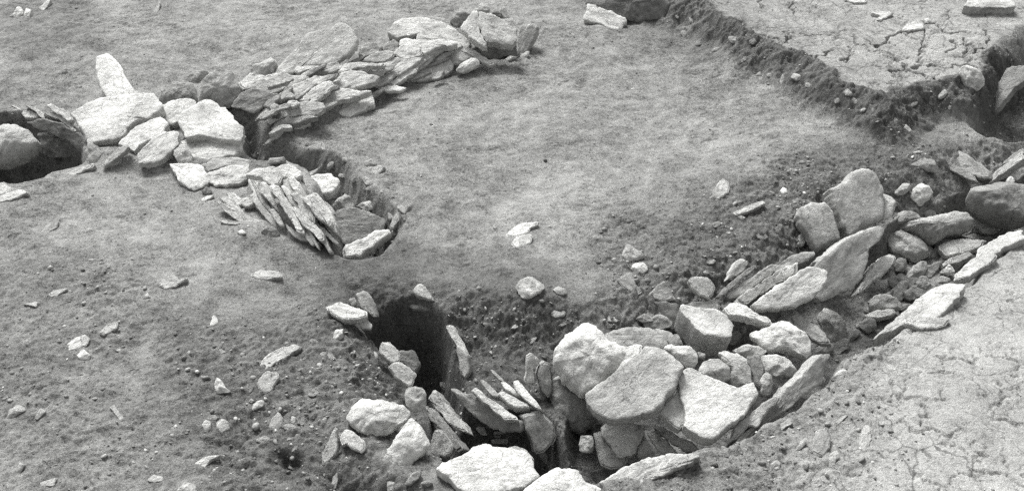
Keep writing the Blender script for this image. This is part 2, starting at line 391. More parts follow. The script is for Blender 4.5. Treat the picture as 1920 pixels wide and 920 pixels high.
# ------------------------------------------------------------------ stones
def resample(p, n):
    q = np.vstack([p, p[:1]]); seg = np.linalg.norm(np.diff(q, axis=0), axis=1); s = np.concatenate([[0], np.cumsum(seg)])
    t = np.linspace(0, s[-1], n, endpoint=False)
    return np.stack([np.interp(t, s, q[:, 0]), np.interp(t, s, q[:, 1])], 1)
def centroid(p):
    x, y = p[:, 0], p[:, 1]; x1, y1 = np.roll(x, -1), np.roll(y, -1); c = x*y1-x1*y; a = c.sum()/2
    return np.array([((x+x1)*c).sum()/(6*a), ((y+y1)*c).sum()/(6*a)])
count = {}
KINDS = {'slab': ('flat_stone', 'flat stone', 'S'), 'slate': ('slate', 'slate', 'S'), 'rock': ('stone', 'stone', 'R'), 'boulder': ('boulder', 'boulder', 'R')}
def stone(kind, view, pts, label, az=270, inc=20, t=.05, tone=.45, lift=None, z=None, crown=None, at='c', group=None, rough=1.0, grow=1.0):
    seed = len(bpy.data.objects)*1.37
    tone = min(tone, .42+.80*(tone-.42)) if tone > .42 else tone
    px = to_px(view, pts)
    if group == 'stones of the pale slab row on the left': grow = 1.07
    cpx = centroid(px); px = cpx + (px-cpx)*grow
    nz = np.array([math.sin(R(inc))*math.cos(R(az)), math.sin(R(inc))*math.sin(R(az)), math.cos(R(inc))])
    if view in 'P8NLO' and z is None: tone *= .97
    if lift is None: lift = t*(.34 if view in 'P8NLO' else .5)*math.cos(R(inc)) if at == 'c' else 0.0
    if at == 'b':
        k = px[:, 1] > px[:, 1].max() - .12*np.ptp(px[:, 1]) - 1
        apx = np.array([px[k, 0].mean(), px[:, 1].max()])
    else: apx = cpx
    A = on_z(apx[0], apx[1], z) if z is not None else hit(apx[0], apx[1], lift)
    d = ray(px[:, 0], px[:, 1]); o = np.array([0, 0, CAM_H])
    tt = ((A-o)@nz)/(d@nz)
    W = o + d*tt[:, None]
    e1 = np.cross([0, 1, 0.001], nz); e1 /= np.linalg.norm(e1); e2 = np.cross(nz, e1)
    uv0 = np.stack([(W-A)@e1, (W-A)@e2], 1)
    # local y runs along the long axis of the stone, so the grain follows it
    c0 = centroid(uv0); q = uv0-c0; ev, evec = np.linalg.eigh(np.cov(q.T)); ax = evec[:, 1]
    f1 = e1*ax[0]+e2*ax[1]; f2 = np.cross(nz, f1)
    org = A + e1*c0[0] + e2*c0[1]
    uv = np.stack([(W-org)@f1, (W-org)@f2], 1)
    size = math.sqrt(max(abs(((uv[:, 0]*np.roll(uv[:, 1], -1)-np.roll(uv[:, 0], -1)*uv[:, 1]).sum())/2), 1e-6))
    peri = np.linalg.norm(np.diff(np.vstack([uv, uv[:1]]), axis=0), axis=1).sum()
    n = int(np.clip(peri/.009, 36, 100))
    ol = resample(uv, n); sm = .12 if kind in ('slab', 'slate') else .25; ol = (1-2*sm)*ol + sm*(np.roll(ol, 1, 0)+np.roll(ol, -1, 0))
    ang = np.stack([ol[:, 0], ol[:, 1], np.full(n, seed)], -1)
    nrm = np.roll(ol, -1, 0)-np.roll(ol, 1, 0); nrm = np.stack([nrm[:, 1], -nrm[:, 0]], 1); nrm /= np.linalg.norm(nrm, axis=1)[:, None]+1e-9
    if ((nrm*ol).sum(1)).mean() < 0: nrm = -nrm
    ol = ol + nrm*((fbm(ang*40, 3, .6)+.5*np.round(fbm(ang*22+5, 2)*2))*min(.0050*rough, .05*size))[:, None]
    if crown is None: crown = {'slab': .022, 'slate': .02, 'rock': .15, 'boulder': .34}[kind]*size
    if kind in ('slab', 'slate'):
        bev = min(.007/size, .10)
        rings = [(.07, 1), (.15, 1), (.23, 1), (.31, .99), (.39, .98), (.47, .97), (.55, .96), (.63, .94), (.71, .92), (.78, .89), (.85, .84), (.91, .77), (1-1.6*bev, .62), (1-.7*bev, .35), (1-.2*bev, .0)]
        rings = [(s, crown*zz) for s, zz in rings]
        m = max(4, min(9, int(t/.010)))
        for i in range(m+1):
            q_ = i/m; rr = 1 + (.35*bev)*perlin(np.array([i*3.7+seed, seed*2, .5])) - .25*bev*max(0, q_-.8)*5
            rings.append((rr, -crown*.15-(t-.004)*q_))
        rings += [(.92, -t), (.6, -t*1.02), (.25, -t*1.02)]
        ztop, zbot = crown, -t*1.02
    else:
        pw = 2.6 if kind == 'rock' else 2.0
        ss = [.08, .17, .26, .35, .44, .53, .62, .70, .78, .85, .91, .95, .985]
        rings = [(s, crown*(1-s**pw)**(1/pw)) for s in ss] + [(1, 0)]
        rings += [(s, -t*(1-s**2.6)**(1/2.6)) for s in (.985, .95, .88, .75, .55, .3)]
        ztop, zbot = crown, -t
    vs = [[0, 0, ztop]]
    for s, zz in rings:
        vs += [[s*a, s*b_, zz] for a, b_ in ol]
    vs.append([0, 0, zbot])
    V = np.array(vs)
    # facets: knock off corners with a few planes
    r_ = np.random.default_rng(int(seed*1000) % 99991)
    ref = V.copy()
    k_ = {'slab': 5, 'slate': 4, 'rock': 9, 'boulder': 2}[kind]
    for i in range(k_):
        a = r_.uniform(0, 2*math.pi); el = r_.uniform(R(50), R(80)) if kind in ('slab', 'slate') else r_.uniform(R(38), R(78))
        pn = np.array([math.cos(a)*math.cos(el), math.sin(a)*math.cos(el), math.sin(el)])
        dist = ref@pn; lim = dist.max() - r_.uniform(.0, .05 if kind in ('slab', 'slate') else .20)*size*.6
        over = np.maximum(V@pn - lim, 0); V[:, 2] -= .92*over/pn[2]*(V[:, 2] > -.5*t)
    amp = size*{'slab': .022, 'slate': .022, 'rock': .05, 'boulder': .035}[kind]*rough
    inner = np.ones(len(V)); L = V*np.array([1, 1, 1])
    V[:, 2] += amp*fbm(L*(1.6/size) + seed, 3)
    if kind in ('slab', 'slate'):     # split layers: steps across the face, running along the stone
        q3 = np.stack([V[:, 0]*2/size, V[:, 1]*5/size, np.full(len(V), seed)], -1)
        sf = fbm(q3*.45, 3)*2.2; sr = np.floor(sf); stp = (sr+smooth((sf-sr)*2.5-.75))/2.2
        V[:, 2] += np.where(V[:, 2] > -t*.3, .0045*rough*stp*min(1, size/.15), 0)
        V[:, 2] += .0018*rough*fbm(np.stack([V[:, 0]*22, V[:, 1]*40, V[:, 2]*60+seed], -1), 3)
    else:
        V += (.006*rough*min(1, size/.15))*fbm(V*28+seed, 4)[:, None]*np.array([.6, .6, 1])
    F = []
    for j in range(n): F.append((0, 1+j, 1+(j+1) % n))
    nr = len(rings)
    for r0 in range(nr-1):
        a0, b0 = 1+r0*n, 1+(r0+1)*n
        for j in range(n):
            j2 = (j+1) % n; F.append((a0+j, b0+j, b0+j2, a0+j2))
    last = 1+(nr-1)*n
    for j in range(n): F.append((last+j, len(V)-1, last+(j+1) % n))
    # orient
    if ((ol[:, 0]*np.roll(ol[:, 1], -1)-np.roll(ol[:, 0], -1)*ol[:, 1]).sum()) < 0: F = [tuple(reversed(f)) for f in F]
    name, cat, mk = KINDS[kind]
    me = bpy.data.meshes.new(name); me.from_pydata(V.tolist(), [], F)
    me.polygons.foreach_set('use_smooth', np.ones(len(F), bool)); me.update()
    me.materials.append(SLATE if mk == 'S' else ROCK)
    ob = bpy.data.objects.new(name, me)
    from mathutils import Matrix
    M = Matrix(((f1[0], f2[0], nz[0], org[0]), (f1[1], f2[1], nz[1], org[1]), (f1[2], f2[2], nz[2], org[2]), (0, 0, 0, 1)))
    ob.matrix_world = M
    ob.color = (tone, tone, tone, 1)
    ob['label'] = label; ob['category'] = cat
    if group: ob['group'] = group
    C.collection.objects.link(ob)
    return ob
# ------------------------------------------------------------------ the stones, one object each
S = stone
GL = 'stones of the pale slab row on the left'
# pale slabs on the left
S('slab','D',[(553,55),(585,35),(620,30),(660,60),(700,110),(735,190),(770,240),(815,268),(805,300),(700,300),(610,290),(575,225),(556,150)],'tall pale slab standing upright behind the layered white slab',260,30,.06,.8,at='b')
S('slab','D',[(420,375),(500,325),(600,290),(700,275),(810,268),(870,272),(925,335),(890,370),(860,400),(770,420),(725,460),(730,480),(680,515),(600,525),(545,540),(515,540),(500,490),(460,430)],'large white slab with layered grain beside the dark hollow',270,22,.07,.62,lift=.10,group=GL)
S('slab','D',[(740,495),(790,450),(870,415),(915,395),(955,440),(930,490),(870,520),(800,560),(775,585),(740,560),(690,545)],'pale broken slab tucked under the front edge of the layered white slab',270,15,.06,.64,lift=.06,group=GL)
S('slab','E',[(5,600),(60,545),(110,495),(150,475),(240,465),(248,545),(200,600),(150,640),(100,662),(0,658)],'pale slab with a square right corner above the soil mound',270,26,.05,.58,lift=.06,group=GL)
S('rock','E',[(250,545),(290,550),(325,590),(345,630),(350,670),(260,670),(225,630),(230,575)],'small rounded pale stone wedged right of the square-cornered slab',270,35,.06,.5,lift=.04)
S('slab','E',[(110,350),(150,305),(205,275),(270,262),(330,257),(355,280),(365,305),(310,340),(262,375),(255,395),(220,418),(150,405),(125,380)],'pale slab with ragged front edge right of the layered white slab',270,20,.05,.56,lift=.07,group=GL)
S('slab','E',[(262,400),(262,372),(305,330),(365,300),(400,278),(450,268),(490,285),(520,315),(550,315),(580,350),(610,395),(655,435),(650,480),(632,520),(540,515),(470,505),(440,490),(390,485),(310,505),(295,460)],'widest white slab overhanging the trench, with scalloped back edge',270,18,.06,.60,lift=.11,group=GL)
S('slab','E',[(280,530),(340,505),(450,495),(540,505),(635,515),(650,585),(600,615),(520,635),(440,645),(360,660),(330,600)],'smooth bright slab lying under the widest white slab',270,16,.06,.60,lift=.03,group=GL)
S('slab','E',[(400,680),(480,640),(600,632),(720,650),(785,690),(705,718),(620,690),(520,690),(440,722)],'grey tapering slab between the smooth bright slab and the leaning slates',275,20,.05,.42,lift=.02,group=GL)
S('slab','E',[(430,740),(520,700),(600,680),(690,700),(705,745),(650,785),(560,810),(490,805),(440,780)],'pale rounded slab at the head of the leaning slate stack',272,22,.05,.56,lift=.05,group=GL)
S('slab','E',[(205,678),(300,672),(395,678),(420,720),(437,780),(400,815),(350,832),(290,800),(260,780),(240,730)],'white square slab at the right end of the soil mound',270,18,.05,.66,lift=.035,group=GL)
S('rock','E',[(125,215),(170,170),(215,145),(280,155),(340,160),(375,200),(385,260),(370,285),(330,275),(220,285),(160,310),(130,270)],'low grey stone behind the pale slabs, left of the blocky stone',270,40,.08,.30,at='b')
S('rock','E',[(375,150),(440,110),(500,70),(550,65),(600,80),(630,130),(665,215),(620,260),(585,310),(520,325),(490,295),(450,275),(385,300),(378,220)],'blocky grey stone with rounded top behind the widest white slab',270,52,.12,.40,at='b',crown=.03)
S('rock','E',[(310,110),(360,75),(420,72),(455,95),(430,130),(375,155),(340,160),(310,145)],'small grey stone peeping out behind the blocky grey stone',270,40,.06,.36)
# hollow at the left edge
S('boulder','D',[(-60,470),(20,450),(70,440),(110,450),(160,470),(200,510),(222,540),(200,575),(160,600),(95,635),(40,660),(-60,670)],'rounded grey boulder bulging into the dark hollow at the left edge',270,35,.16,.40,z=-.02)
S('slate','D',[(62,330),(95,335),(120,360),(170,360),(230,385),(215,400),(150,405),(125,380),(95,350)],'thin pale slate leftmost of the four leaning over the dark hollow',250,28,.025,.5,lift=.05)
S('slate','D',[(140,328),(170,332),(225,355),(262,388),(255,412),(230,392),(200,362)],'narrow light-edged slate second of the four leaning over the hollow',250,32,.03,.5,lift=.06)
S('slate','D',[(245,368),(300,368),(350,390),(400,430),(440,475),(430,485),(380,440),(330,405),(280,390)],'curved slate third of the four over the hollow, nearest its rim',250,32,.03,.42,lift=.05)
S('slate','D',[(265,330),(290,320),(350,345),(400,370),(418,415),(402,428),(350,390),(300,365)],'broad pale slate rearmost of the four leaning over the hollow',255,28,.03,.5,lift=.06)
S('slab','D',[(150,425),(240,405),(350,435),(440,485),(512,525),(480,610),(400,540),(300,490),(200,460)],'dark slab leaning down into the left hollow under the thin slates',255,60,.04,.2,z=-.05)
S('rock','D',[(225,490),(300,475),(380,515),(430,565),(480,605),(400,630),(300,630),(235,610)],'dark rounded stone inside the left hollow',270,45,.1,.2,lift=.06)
S('slate','D',[(585,670),(620,630),(680,575),(730,552),(748,570),(705,605),(645,652),(600,685)],'narrow slate on edge on the crest of the soil mound',260,30,.03,.4,lift=.05)
S('rock','D',[(500,545),(530,540),(565,570),(585,605),(560,655),(515,665),(508,600)],'small grey stone under the front corner of the layered white slab',270,40,.05,.42,lift=.02)
S('slate','D',[(275,770),(340,745),(420,705),(500,675),(545,660),(542,682),(480,708),(400,742),(330,768),(290,783)],'long thin slate lining the front rim of the left hollow',265,25,.05,.52,z=.04)
S('slab','D',[(-40,775),(20,772),(65,802),(62,832),(-40,855)],'small pale slab at the left edge below the hollow',270,25,.03,.55)
S('slab','D',[(-40,865),(50,832),(110,810),(168,830),(120,855),(60,875),(-40,890)],'flat pale slab lying at the left edge in front of the hollow',270,20,.03,.5)
# leaning slate stack beside the trench
GS = 'slates of the leaning stack beside the trench'
def sl(pts, label, tone=.5, t=.06, az=255, inc=34, lift=.03, view='C'): S('slate',view,pts,label,az,inc,t,tone*1.12,lift=lift,group=GS,grow=1.13)
sl([(483,185),(510,148),(560,178),(578,215),(568,292),(545,302),(500,218)],'white blunt-tipped slate at the upper left corner of the leaning stack',.62,lift=.05)
sl([(588,205),(630,198),(670,238),(688,310),(722,380),(742,432),(700,395),(640,325),(590,272)],'pale slate right of the white blunt tip in the leaning stack',.52,lift=.045)
sl([(680,240),(720,220),(760,258),(800,320),(850,390),(890,470),(925,550),(952,607),(900,592),(860,525),(800,435),(750,352),(700,292)],'longest pale slate running down the middle of the leaning stack',.52,lift=.055)
sl([(518,320),(555,300),(600,360),(640,420),(700,500),(760,550),(787,592),(755,602),(690,562),(630,492),(580,422),(540,362)],'long slate along the left face of the leaning stack',.48)
sl([(562,303),(600,303),(642,350),(652,402),(612,396),(582,370)],'short square slate on the left face of the leaning stack',.5,lift=.055)
sl([(670,430),(710,428),(762,500),(787,562),(760,562),(710,512)],'short slate at the lower left of the stack over the dark gap',.5,lift=.05)
sl([(770,235),(800,222),(840,270),(880,330),(897,392),(860,382),(820,312)],'pale slate right of the longest slate near the top of the stack',.52,lift=.05)
sl([(850,300),(900,283),(960,330),(1010,400),(1047,480),(1042,532),(990,482),(930,412),(890,352)],'broad pale slate right of centre in the leaning stack',.52,lift=.06)
sl([(870,420),(900,413),(950,450),(1000,510),(1060,560),(1112,610),(1132,682),(1090,682),(1040,622),(970,562),(910,492)],'long slate with dark upper edge low in the leaning stack',.5,lift=.05)
sl([(900,492),(960,562),(1020,622),(1060,682),(1092,702),(1060,724),(1010,692),(950,622),(910,542)],'dull slate at the foot of the leaning stack',.42,lift=.03)
sl([(815,555),(850,578),(900,620),(960,650),(987,687),(930,687),(870,642),(830,602)],'short detached slate at the front foot of the leaning stack',.48,lift=.03)
sl([(1108,612),(1140,640),(1170,710),(1197,782),(1175,787),(1140,722),(1098,672)],'pointed slate reaching lowest from the leaning stack into the trench',.45,lift=.05)
sl([(1050,500),(1090,558),(1150,600),(1200,650),(1257,712),(1220,707),(1160,652),(1100,592),(1060,542)],'pointed slate second lowest at the trench end of the stack',.48,lift=.06)
sl([(1050,300),(1090,308),(1140,360),(1190,440),(1227,520),(1242,607),(1210,602),(1180,522),(1120,432),(1070,362)],'outermost curved slate on the trench side of the stack',.52,lift=.07)
sl([(960,342),(1040,300),(1090,370),(1150,440),(1192,520),(1182,567),(1130,522),(1060,462),(1010,402)],'wide bright slate just inside the outermost curved slate',.58,lift=.075)
sl([(830,150),(880,158),(930,208),(960,268),(1002,330),(960,342),(900,282),(850,222)],'pale slate at the top right of the leaning stack',.52,lift=.06)
sl([(480,130),(540,85),(620,75),(700,60),(742,100),(762,160),(752,202),(700,217),(640,182),(590,142)],'broad flat slate capping the left top of the leaning stack',.46,.03,270,20,.08)
sl([(700,75),(760,55),(820,38),(880,60),(922,90),(947,140),(900,152),(840,142),(790,152),(760,122)],'broad flat slate capping the right top of the leaning stack',.46,.03,275,20,.08)
sl([(770,180),(830,168),(882,240),(892,292),(840,272),(800,222)],'small slate below the right capping slate of the stack',.46,lift=.055)
sl([(220,370),(260,368),(330,428),(400,468),(452,520),(502,580),(532,617),(480,602),(420,542),(340,482),(270,432)],'grey slate outermost on the soil side of the stack',.36,.04,250,35,.02)
sl([(250,340),(340,338),(400,388),(432,440),(502,490),(602,540),(642,577),(560,602),(500,562),(420,482),(330,422)],'wide grey slate half buried on the soil side of the stack',.38,.04,255,30,.02)
sl([(440,340),(480,318),(520,340),(532,372),(480,402),(440,392)],'small pale block between the buried slates and the stack',.48,.05,265,30,.04)
sl([(300,290),(360,288),(422,330),(442,372),(400,387),(340,352)],'small pale slate at the head of the half buried slates',.46,.03,265,25,.03)
S('rock','C',[(580,617),(660,558),(722,590),(762,632),(740,662),(650,664)],'small grey triangular stone in front of the leaning slate stack',270,45,.04,.3)
S('slab','C',[(925,190),(985,150),(1070,120),(1190,112),(1215,145),(1260,155),(1282,185),(1200,292),(1100,294),(1040,302),(970,262)],'bright slab jutting right over the trench from the leaning stack',275,20,.05,.58,z=.03)
S('rock','C',[(75,272),(120,230),(160,245),(172,282),(120,295)],'small dark stone beside the white square slab on the mound',270,40,.04,.24)
S('slate','C',[(70,347),(130,305),(190,300),(182,317),(90,364)],'white sliver of slate on the soil left of the leaning stack',265,25,.02,.58)
S('slate','C',[(235,520),(280,518),(330,540),(420,540),(400,554),(330,552),(270,542)],'thin white slate edge showing in the soil below the buried slates',268,25,.02,.56)
S('rock','C',[(385,615),(430,598),(472,630),(420,645)],'small white stone in a hole left of the grey triangular stone',270,30,.02,.56)
S('slab','4',[(1265,690),(1290,655),(1400,620),(1480,565),(1580,550),(1602,572),(1520,632),(1440,692),(1380,737),(1270,752)],'bright white slab at the lower end of the trench',275,28,.06,.66,z=-.02)
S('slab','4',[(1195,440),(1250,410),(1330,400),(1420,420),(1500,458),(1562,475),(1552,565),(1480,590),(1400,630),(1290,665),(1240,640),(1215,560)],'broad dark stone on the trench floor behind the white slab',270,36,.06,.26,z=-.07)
S('rock','4',[(1165,415),(1230,340),(1280,305),(1335,330),(1342,400),(1330,415),(1250,415),(1195,445)],'grey pyramid-shaped stone in the trench right of the slate stack',270,40,.06,.46,z=-.09)
S('rock','4',[(1350,395),(1400,360),(1470,350),(1477,422),(1440,428)],'small grey stone behind the broad dark stone in the trench',270,36,.05,.46,z=-.08)
S('slab','4',[(1590,540),(1610,470),(1680,400),(1722,383),(1702,440),(1652,502),(1610,552)],'grey slab set in the right end wall of the trench',230,40,.04,.34,z=-.03)
S('slab','4',[(1390,237),(1410,180),(1450,130),(1500,110),(1557,115),(1530,160),(1480,202)],'pale slab stuck in the right wall of the trench',250,35,.04,.48,z=.0)
S('rock','4',[(1408,140),(1412,90),(1460,60),(1502,105),(1450,130)],'grey stone just above the pale slab in the trench wall',260,35,.04,.34,z=.0)
S('rock','4',[(1483,292),(1488,240),(1505,228),(1512,270),(1495,296)],'small upright pale pebble in the right wall of the trench',260,45,.02,.42,z=-.06)
S('rock','4',[(750,60),(860,50),(872,92),(760,108)],'small grey block on the dark trench floor under the tumbled wall',270,40,.05,.28,lift=.02)
S('slate','4',[(1010,168),(1100,128),(1082,160),(1032,187)],'small grey slate splinter above the jutting bright slab',265,30,.02,.38,z=-.02)
# tumbled slate wall
GW = 'slates of the tumbled wall'
def wa(view, pts, label, tone=.46, t=.03, az=275, inc=24, lift=.03, kind='slate'): S(kind,view,pts,label,az,inc,t,tone*1.06,lift=lift,group=GW,grow=1.06)
S('slab','2',[(330,385),(370,340),(410,300),(450,260),(490,190),(530,170),(630,150),(680,120),(715,125),(750,160),(780,210),(770,250),(720,300),(660,345),(560,355),(470,365),(430,400),(360,410)],'big pale slab leaning at the back of the tumbled slate wall',270,40,.06,.58,at='b')
S('rock','A',[(240,220),(260,190),(330,165),(400,125),(440,150),(457,180),(432,230),(430,267),(330,280),(260,270)],'small angular pale stone left of the big leaning slab',265,40,.06,.48)
wa('A',[(135,350),(175,310),(230,265),(290,275),(350,290),(450,265),(522,258),(480,282),(420,302),(340,332),(260,352),(170,402),(150,388)],'pale slate at the upper left end of the tumbled wall',.52,lift=.06)
wa('A',[(165,405),(230,365),(330,330),(420,300),(500,262),(580,285),(690,288),(722,312),(650,352),(560,372),(480,402),(440,442),(370,432),(290,407),(240,397)],'wide grey slate below the upper left pale slate of the wall',.36,.04,lift=.05)
wa('A',[(65,552),(110,480),(160,430),(230,398),(300,408),(350,433),(440,435),(462,452),(400,505),(340,535),(300,590),(250,610),(180,580),(120,565)],'dark slab end of the wall hanging over the trench head',.24,.06,250,45,.05,'slab')
wa('A',[(470,442),(520,408),(580,370),(650,350),(720,310),(760,330),(802,350),(740,402),(680,462),(640,502),(600,462),(540,472),(480,502)],'rough grey slate left of centre of the tumbled wall',.38,.04,lift=.045)
wa('A',[(720,330),(780,290),(880,288),(960,268),(992,258),(960,292),(900,322),(820,362),(740,402),(700,372)],'narrow dull slate behind the middle of the tumbled wall',.40,lift=.055)
wa('A',[(620,512),(660,480),(720,430),(780,388),(860,348),(920,338),(952,370),(900,422),(840,472),(800,502),(720,522)],'pale slate with bright upper edge left of centre in the wall',.50,lift=.06)
wa('A',[(900,330),(960,300),(1020,258),(1100,248),(1200,253),(1250,280),(1332,295),(1290,342),(1200,372),(1100,392),(1000,387),(930,397),(870,422)],'large pale slate in the middle of the tumbled wall',.48,.04,lift=.055)
wa('A',[(780,502),(860,450),(920,398),(1000,393),(1080,403),(1180,420),(1262,418),(1160,462),(1080,482),(980,502),(900,547),(860,582),(800,562)],'wide pale slate above the white flat stone of the wall',.50,.04,lift=.05)
wa('A',[(380,642),(440,610),(520,580),(600,540),(660,508),(760,508),(840,518),(862,560),(820,602),(740,622),(640,622),(560,642),(500,642),(430,692),(395,692)],'long pale slate low on the left front of the wall',.46,.04,lift=.05)
wa('A',[(410,742),(450,690),(510,650),(600,638),(720,628),(802,640),(720,662),(640,692),(560,702),(500,707),(440,752)],'dull grey slate under the long pale slate low on the left',.32,.04,lift=.035)
wa('A',[(385,782),(430,738),(490,706),(570,706),(587,737),(520,732),(450,762),(400,792)],'bright slate edge near the lowest left corner of the wall',.58,lift=.05)
wa('A',[(350,872),(400,820),(460,775),(522,753),(480,792),(420,832),(375,870)],'thin light slate splinter at the very lowest left corner of the wall',.48,.02,lift=.05)
wa('A',[(605,742),(660,698),(720,658),(747,692),(700,712),(640,737)],'small bright slate left of the white flat stone in the wall foot',.58,lift=.03)
wa('A',[(530,542),(560,500),(620,498),(652,520),(590,552)],'small pale chip among the lower left slates of the wall',.52,.03,lift=.07)
wa('A',[(480,492),(520,418),(560,418),(617,467),(560,472)],'small triangular grey slate left of the bright-edged pale slate',.44,.03,lift=.07)
wa('A',[(398,562),(430,518),(470,540),(472,582),(430,612)],'small grey stone over the left end of the wall foot',.38,.05,265,35,.05,'rock')
wa('A',[(340,542),(400,480),(470,448),(482,480),(430,522),(390,562)],'small dark slate beside the dark slab end of the wall',.28,.03,255,35,.06)
wa('A',[(965,545),(990,535),(1050,518),(1130,498),(1200,468),(1277,453),(1287,532),(1230,542),(1200,582),(1140,602),(1080,634),(1030,627),(985,602)],'bright white flat stone at the front foot of the tumbled wall',.68,.05,270,20,.04,'slab')
wa('A',[(990,252),(1050,180),(1130,168),(1250,180),(1380,176),(1380,202),(1250,207),(1150,217),(1080,242),(1020,252)],'long thin white-edged slate behind the large pale middle slate',.55,lift=.07)
wa('A',[(610,232),(650,190),(720,176),(780,198),(832,210),(760,227),(700,242),(640,257)],'pale slate at the foot of the big leaning slab',.50,lift=.05)
wa('A',[(780,252),(860,230),(900,178),(990,173),(1002,210),(950,242),(880,267)],'grey slate under the right foot of the big leaning slab',.42,lift=.05)
wa('A',[(1150,232),(1250,208),(1350,200),(1402,220),(1380,262),(1280,287),(1200,262)],'grey slate between the white-edged slate and the middle slate',.40,lift=.05)
wa('B',[(148,462),(170,410),(215,373),(290,368),(352,400),(330,452),(260,482),(190,487)],'brown-grey angular slate right of the big leaning slab',.34,.05,270,38,.05)
wa('B',[(330,442),(380,385),(450,343),(502,390),(470,442),(400,452)],'dark angular slate just left of the long cracked back slab',.34,.05,270,38,.05)
wa('B',[(180,532),(240,480),(310,448),(390,443),(452,455),(450,492),(380,532),(280,537)],'grey rounded slate in front of the two angular back slates',.36,.05,270,32,.045)
wa('B',[(455,472),(490,420),(540,378),(580,388),(640,383),(682,430),(702,472),(640,492),(560,517),(500,502)],'pale knobbly slate left of the crack under the back slab',.52,.05,270,30,.06)
wa('B',[(340,622),(360,550),(420,508),(500,498),(580,518),(640,498),(702,490),(660,542),(580,592),(500,642),(420,642)],'wide pale slate in the right middle of the tumbled wall',.50,.04,lift=.055)
wa('B',[(510,392),(530,338),(570,333),(650,348),(800,343),(950,348),(992,375),(940,402),(840,402),(760,442),(710,462),(660,387),(600,382)],'bright flat slate under the front edge of the cracked back slab',.60,.04,270,22,.07)
wa('B',[(270,732),(330,660),(400,638),(470,638),(402,712),(320,752)],'grey diagonal slate left of the white diagonal slate',.44,lift=.05)
wa('B',[(390,732),(480,670),(560,618),(620,578),(662,578),(640,622),(560,672),(480,722),(420,762)],'white diagonal slate in the right half of the wall',.58,lift=.06)
wa('B',[(540,592),(620,538),(700,478),(770,448),(840,403),(892,398),(870,432),(800,472),(720,522),(640,582),(580,612)],'long pale slate edge running up toward the bright flat slate',.52,lift=.06)
wa('B',[(580,662),(640,602),(720,538),(790,468),(860,428),(912,460),(900,492),(932,520),(962,582),(900,642),(820,672),(720,692),(640,692)],'broad mottled slate face at the right front of the wall',.44,.05,280,30,.04)
wa('B',[(915,482),(940,418),(990,398),(1060,438),(1152,490),(1080,512),(1020,552),(960,552),(920,522)],'grey rounded slate at the right end of the wall',.40,.05,275,35,.05)
wa('B',[(930,410),(1000,388),(1090,418),(1180,458),(1260,508),(1332,550),(1280,562),(1200,532),(1130,482),(1040,432)],'long curved slate capping the right end of the wall',.50,.03,265,26,.07)
wa('B',[(985,607),(1030,555),(1100,518),(1160,503),(1192,540),(1160,572),(1100,592),(1040,627)],'bright oblong stone at the right foot of the wall',.60,.05,265,25,.05,'rock')
wa('B',[(325,762),(400,740),(480,743),(557,758),(510,782),(400,787)],'thin bright slate jutting out of the wall above the white stone',.58,.02,270,15,.06)
S('slab','B',[(400,272),(450,200),(530,158),(640,146),(750,153),(850,178),(930,210),(980,250),(1020,290),(1112,325),(1102,400),(1060,412),(990,372),(950,347),(800,342),(650,347),(650,290),(580,315),(480,332),(420,312)],'long pale slab with cracked front edge at the back of the wall',270,30,.06,.56,lift=.05)
S('slab','B',[(1025,230),(1060,190),(1095,150),(1120,100),(1180,96),(1192,200),(1192,260),(1227,330),(1262,405),(1230,412),(1150,352),(1100,322),(1080,292),(1030,260)],'white left part of the split capstone at the wall end',265,34,.06,.58,z=.22)
S('slab','B',[(1185,100),(1280,110),(1340,140),(1390,170),(1480,153),(1502,200),(1522,260),(1512,330),(1480,392),(1420,382),(1330,367),(1257,362),(1210,290),(1180,200)],'white hollow-faced right part of the split capstone at the wall end',275,36,.07,.54,z=.22)
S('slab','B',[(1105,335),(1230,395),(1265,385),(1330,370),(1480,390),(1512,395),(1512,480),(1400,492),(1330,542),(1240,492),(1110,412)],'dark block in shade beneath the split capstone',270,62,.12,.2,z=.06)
S('rock','B',[(1140,82),(1190,40),(1225,8),(1262,50),(1287,85),(1270,115),(1180,115)],'pale pointed stone standing behind the split capstone',270,48,.05,.5,z=.14)
S('rock','B',[(1295,115),(1330,80),(1360,100),(1402,150),(1350,145)],'dark small stone behind the right part of the capstone',270,45,.05,.22,z=.16)
S('slab','B',[(1365,87),(1405,58),(1440,120),(1452,160),(1410,165)],'small upright white stone behind the right part of the capstone',270,50,.03,.55,z=.17)
S('rock','B',[(930,187),(980,110),(1020,60),(1080,88),(1112,120),(1080,182),(1030,222),(990,252)],'grey stone half hidden left of the split capstone',270,45,.07,.3,lift=.04)
S('slab','B',[(1520,482),(1525,330),(1530,240),(1570,218),(1640,203),(1692,225),(1687,290),(1640,382),(1620,422),(1560,472)],'grey slab on edge right of the split capstone',250,52,.05,.38,at='b')
S('rock','B',[(1410,512),(1450,485),(1520,490),(1500,502),(1440,522)],'thin pale stone at the foot of the capstone, right one of two',270,25,.02,.5)
S('rock','B',[(1335,542),(1360,520),(1420,530),(1420,552),(1350,564)],'small white stone at the foot of the capstone, left one of two',270,25,.03,.6)
S('rock','B',[(1530,502),(1600,440),(1627,440),(1612,492),(1570,502)],'small grey stone at the foot of the slab on edge',270,30,.03,.36)
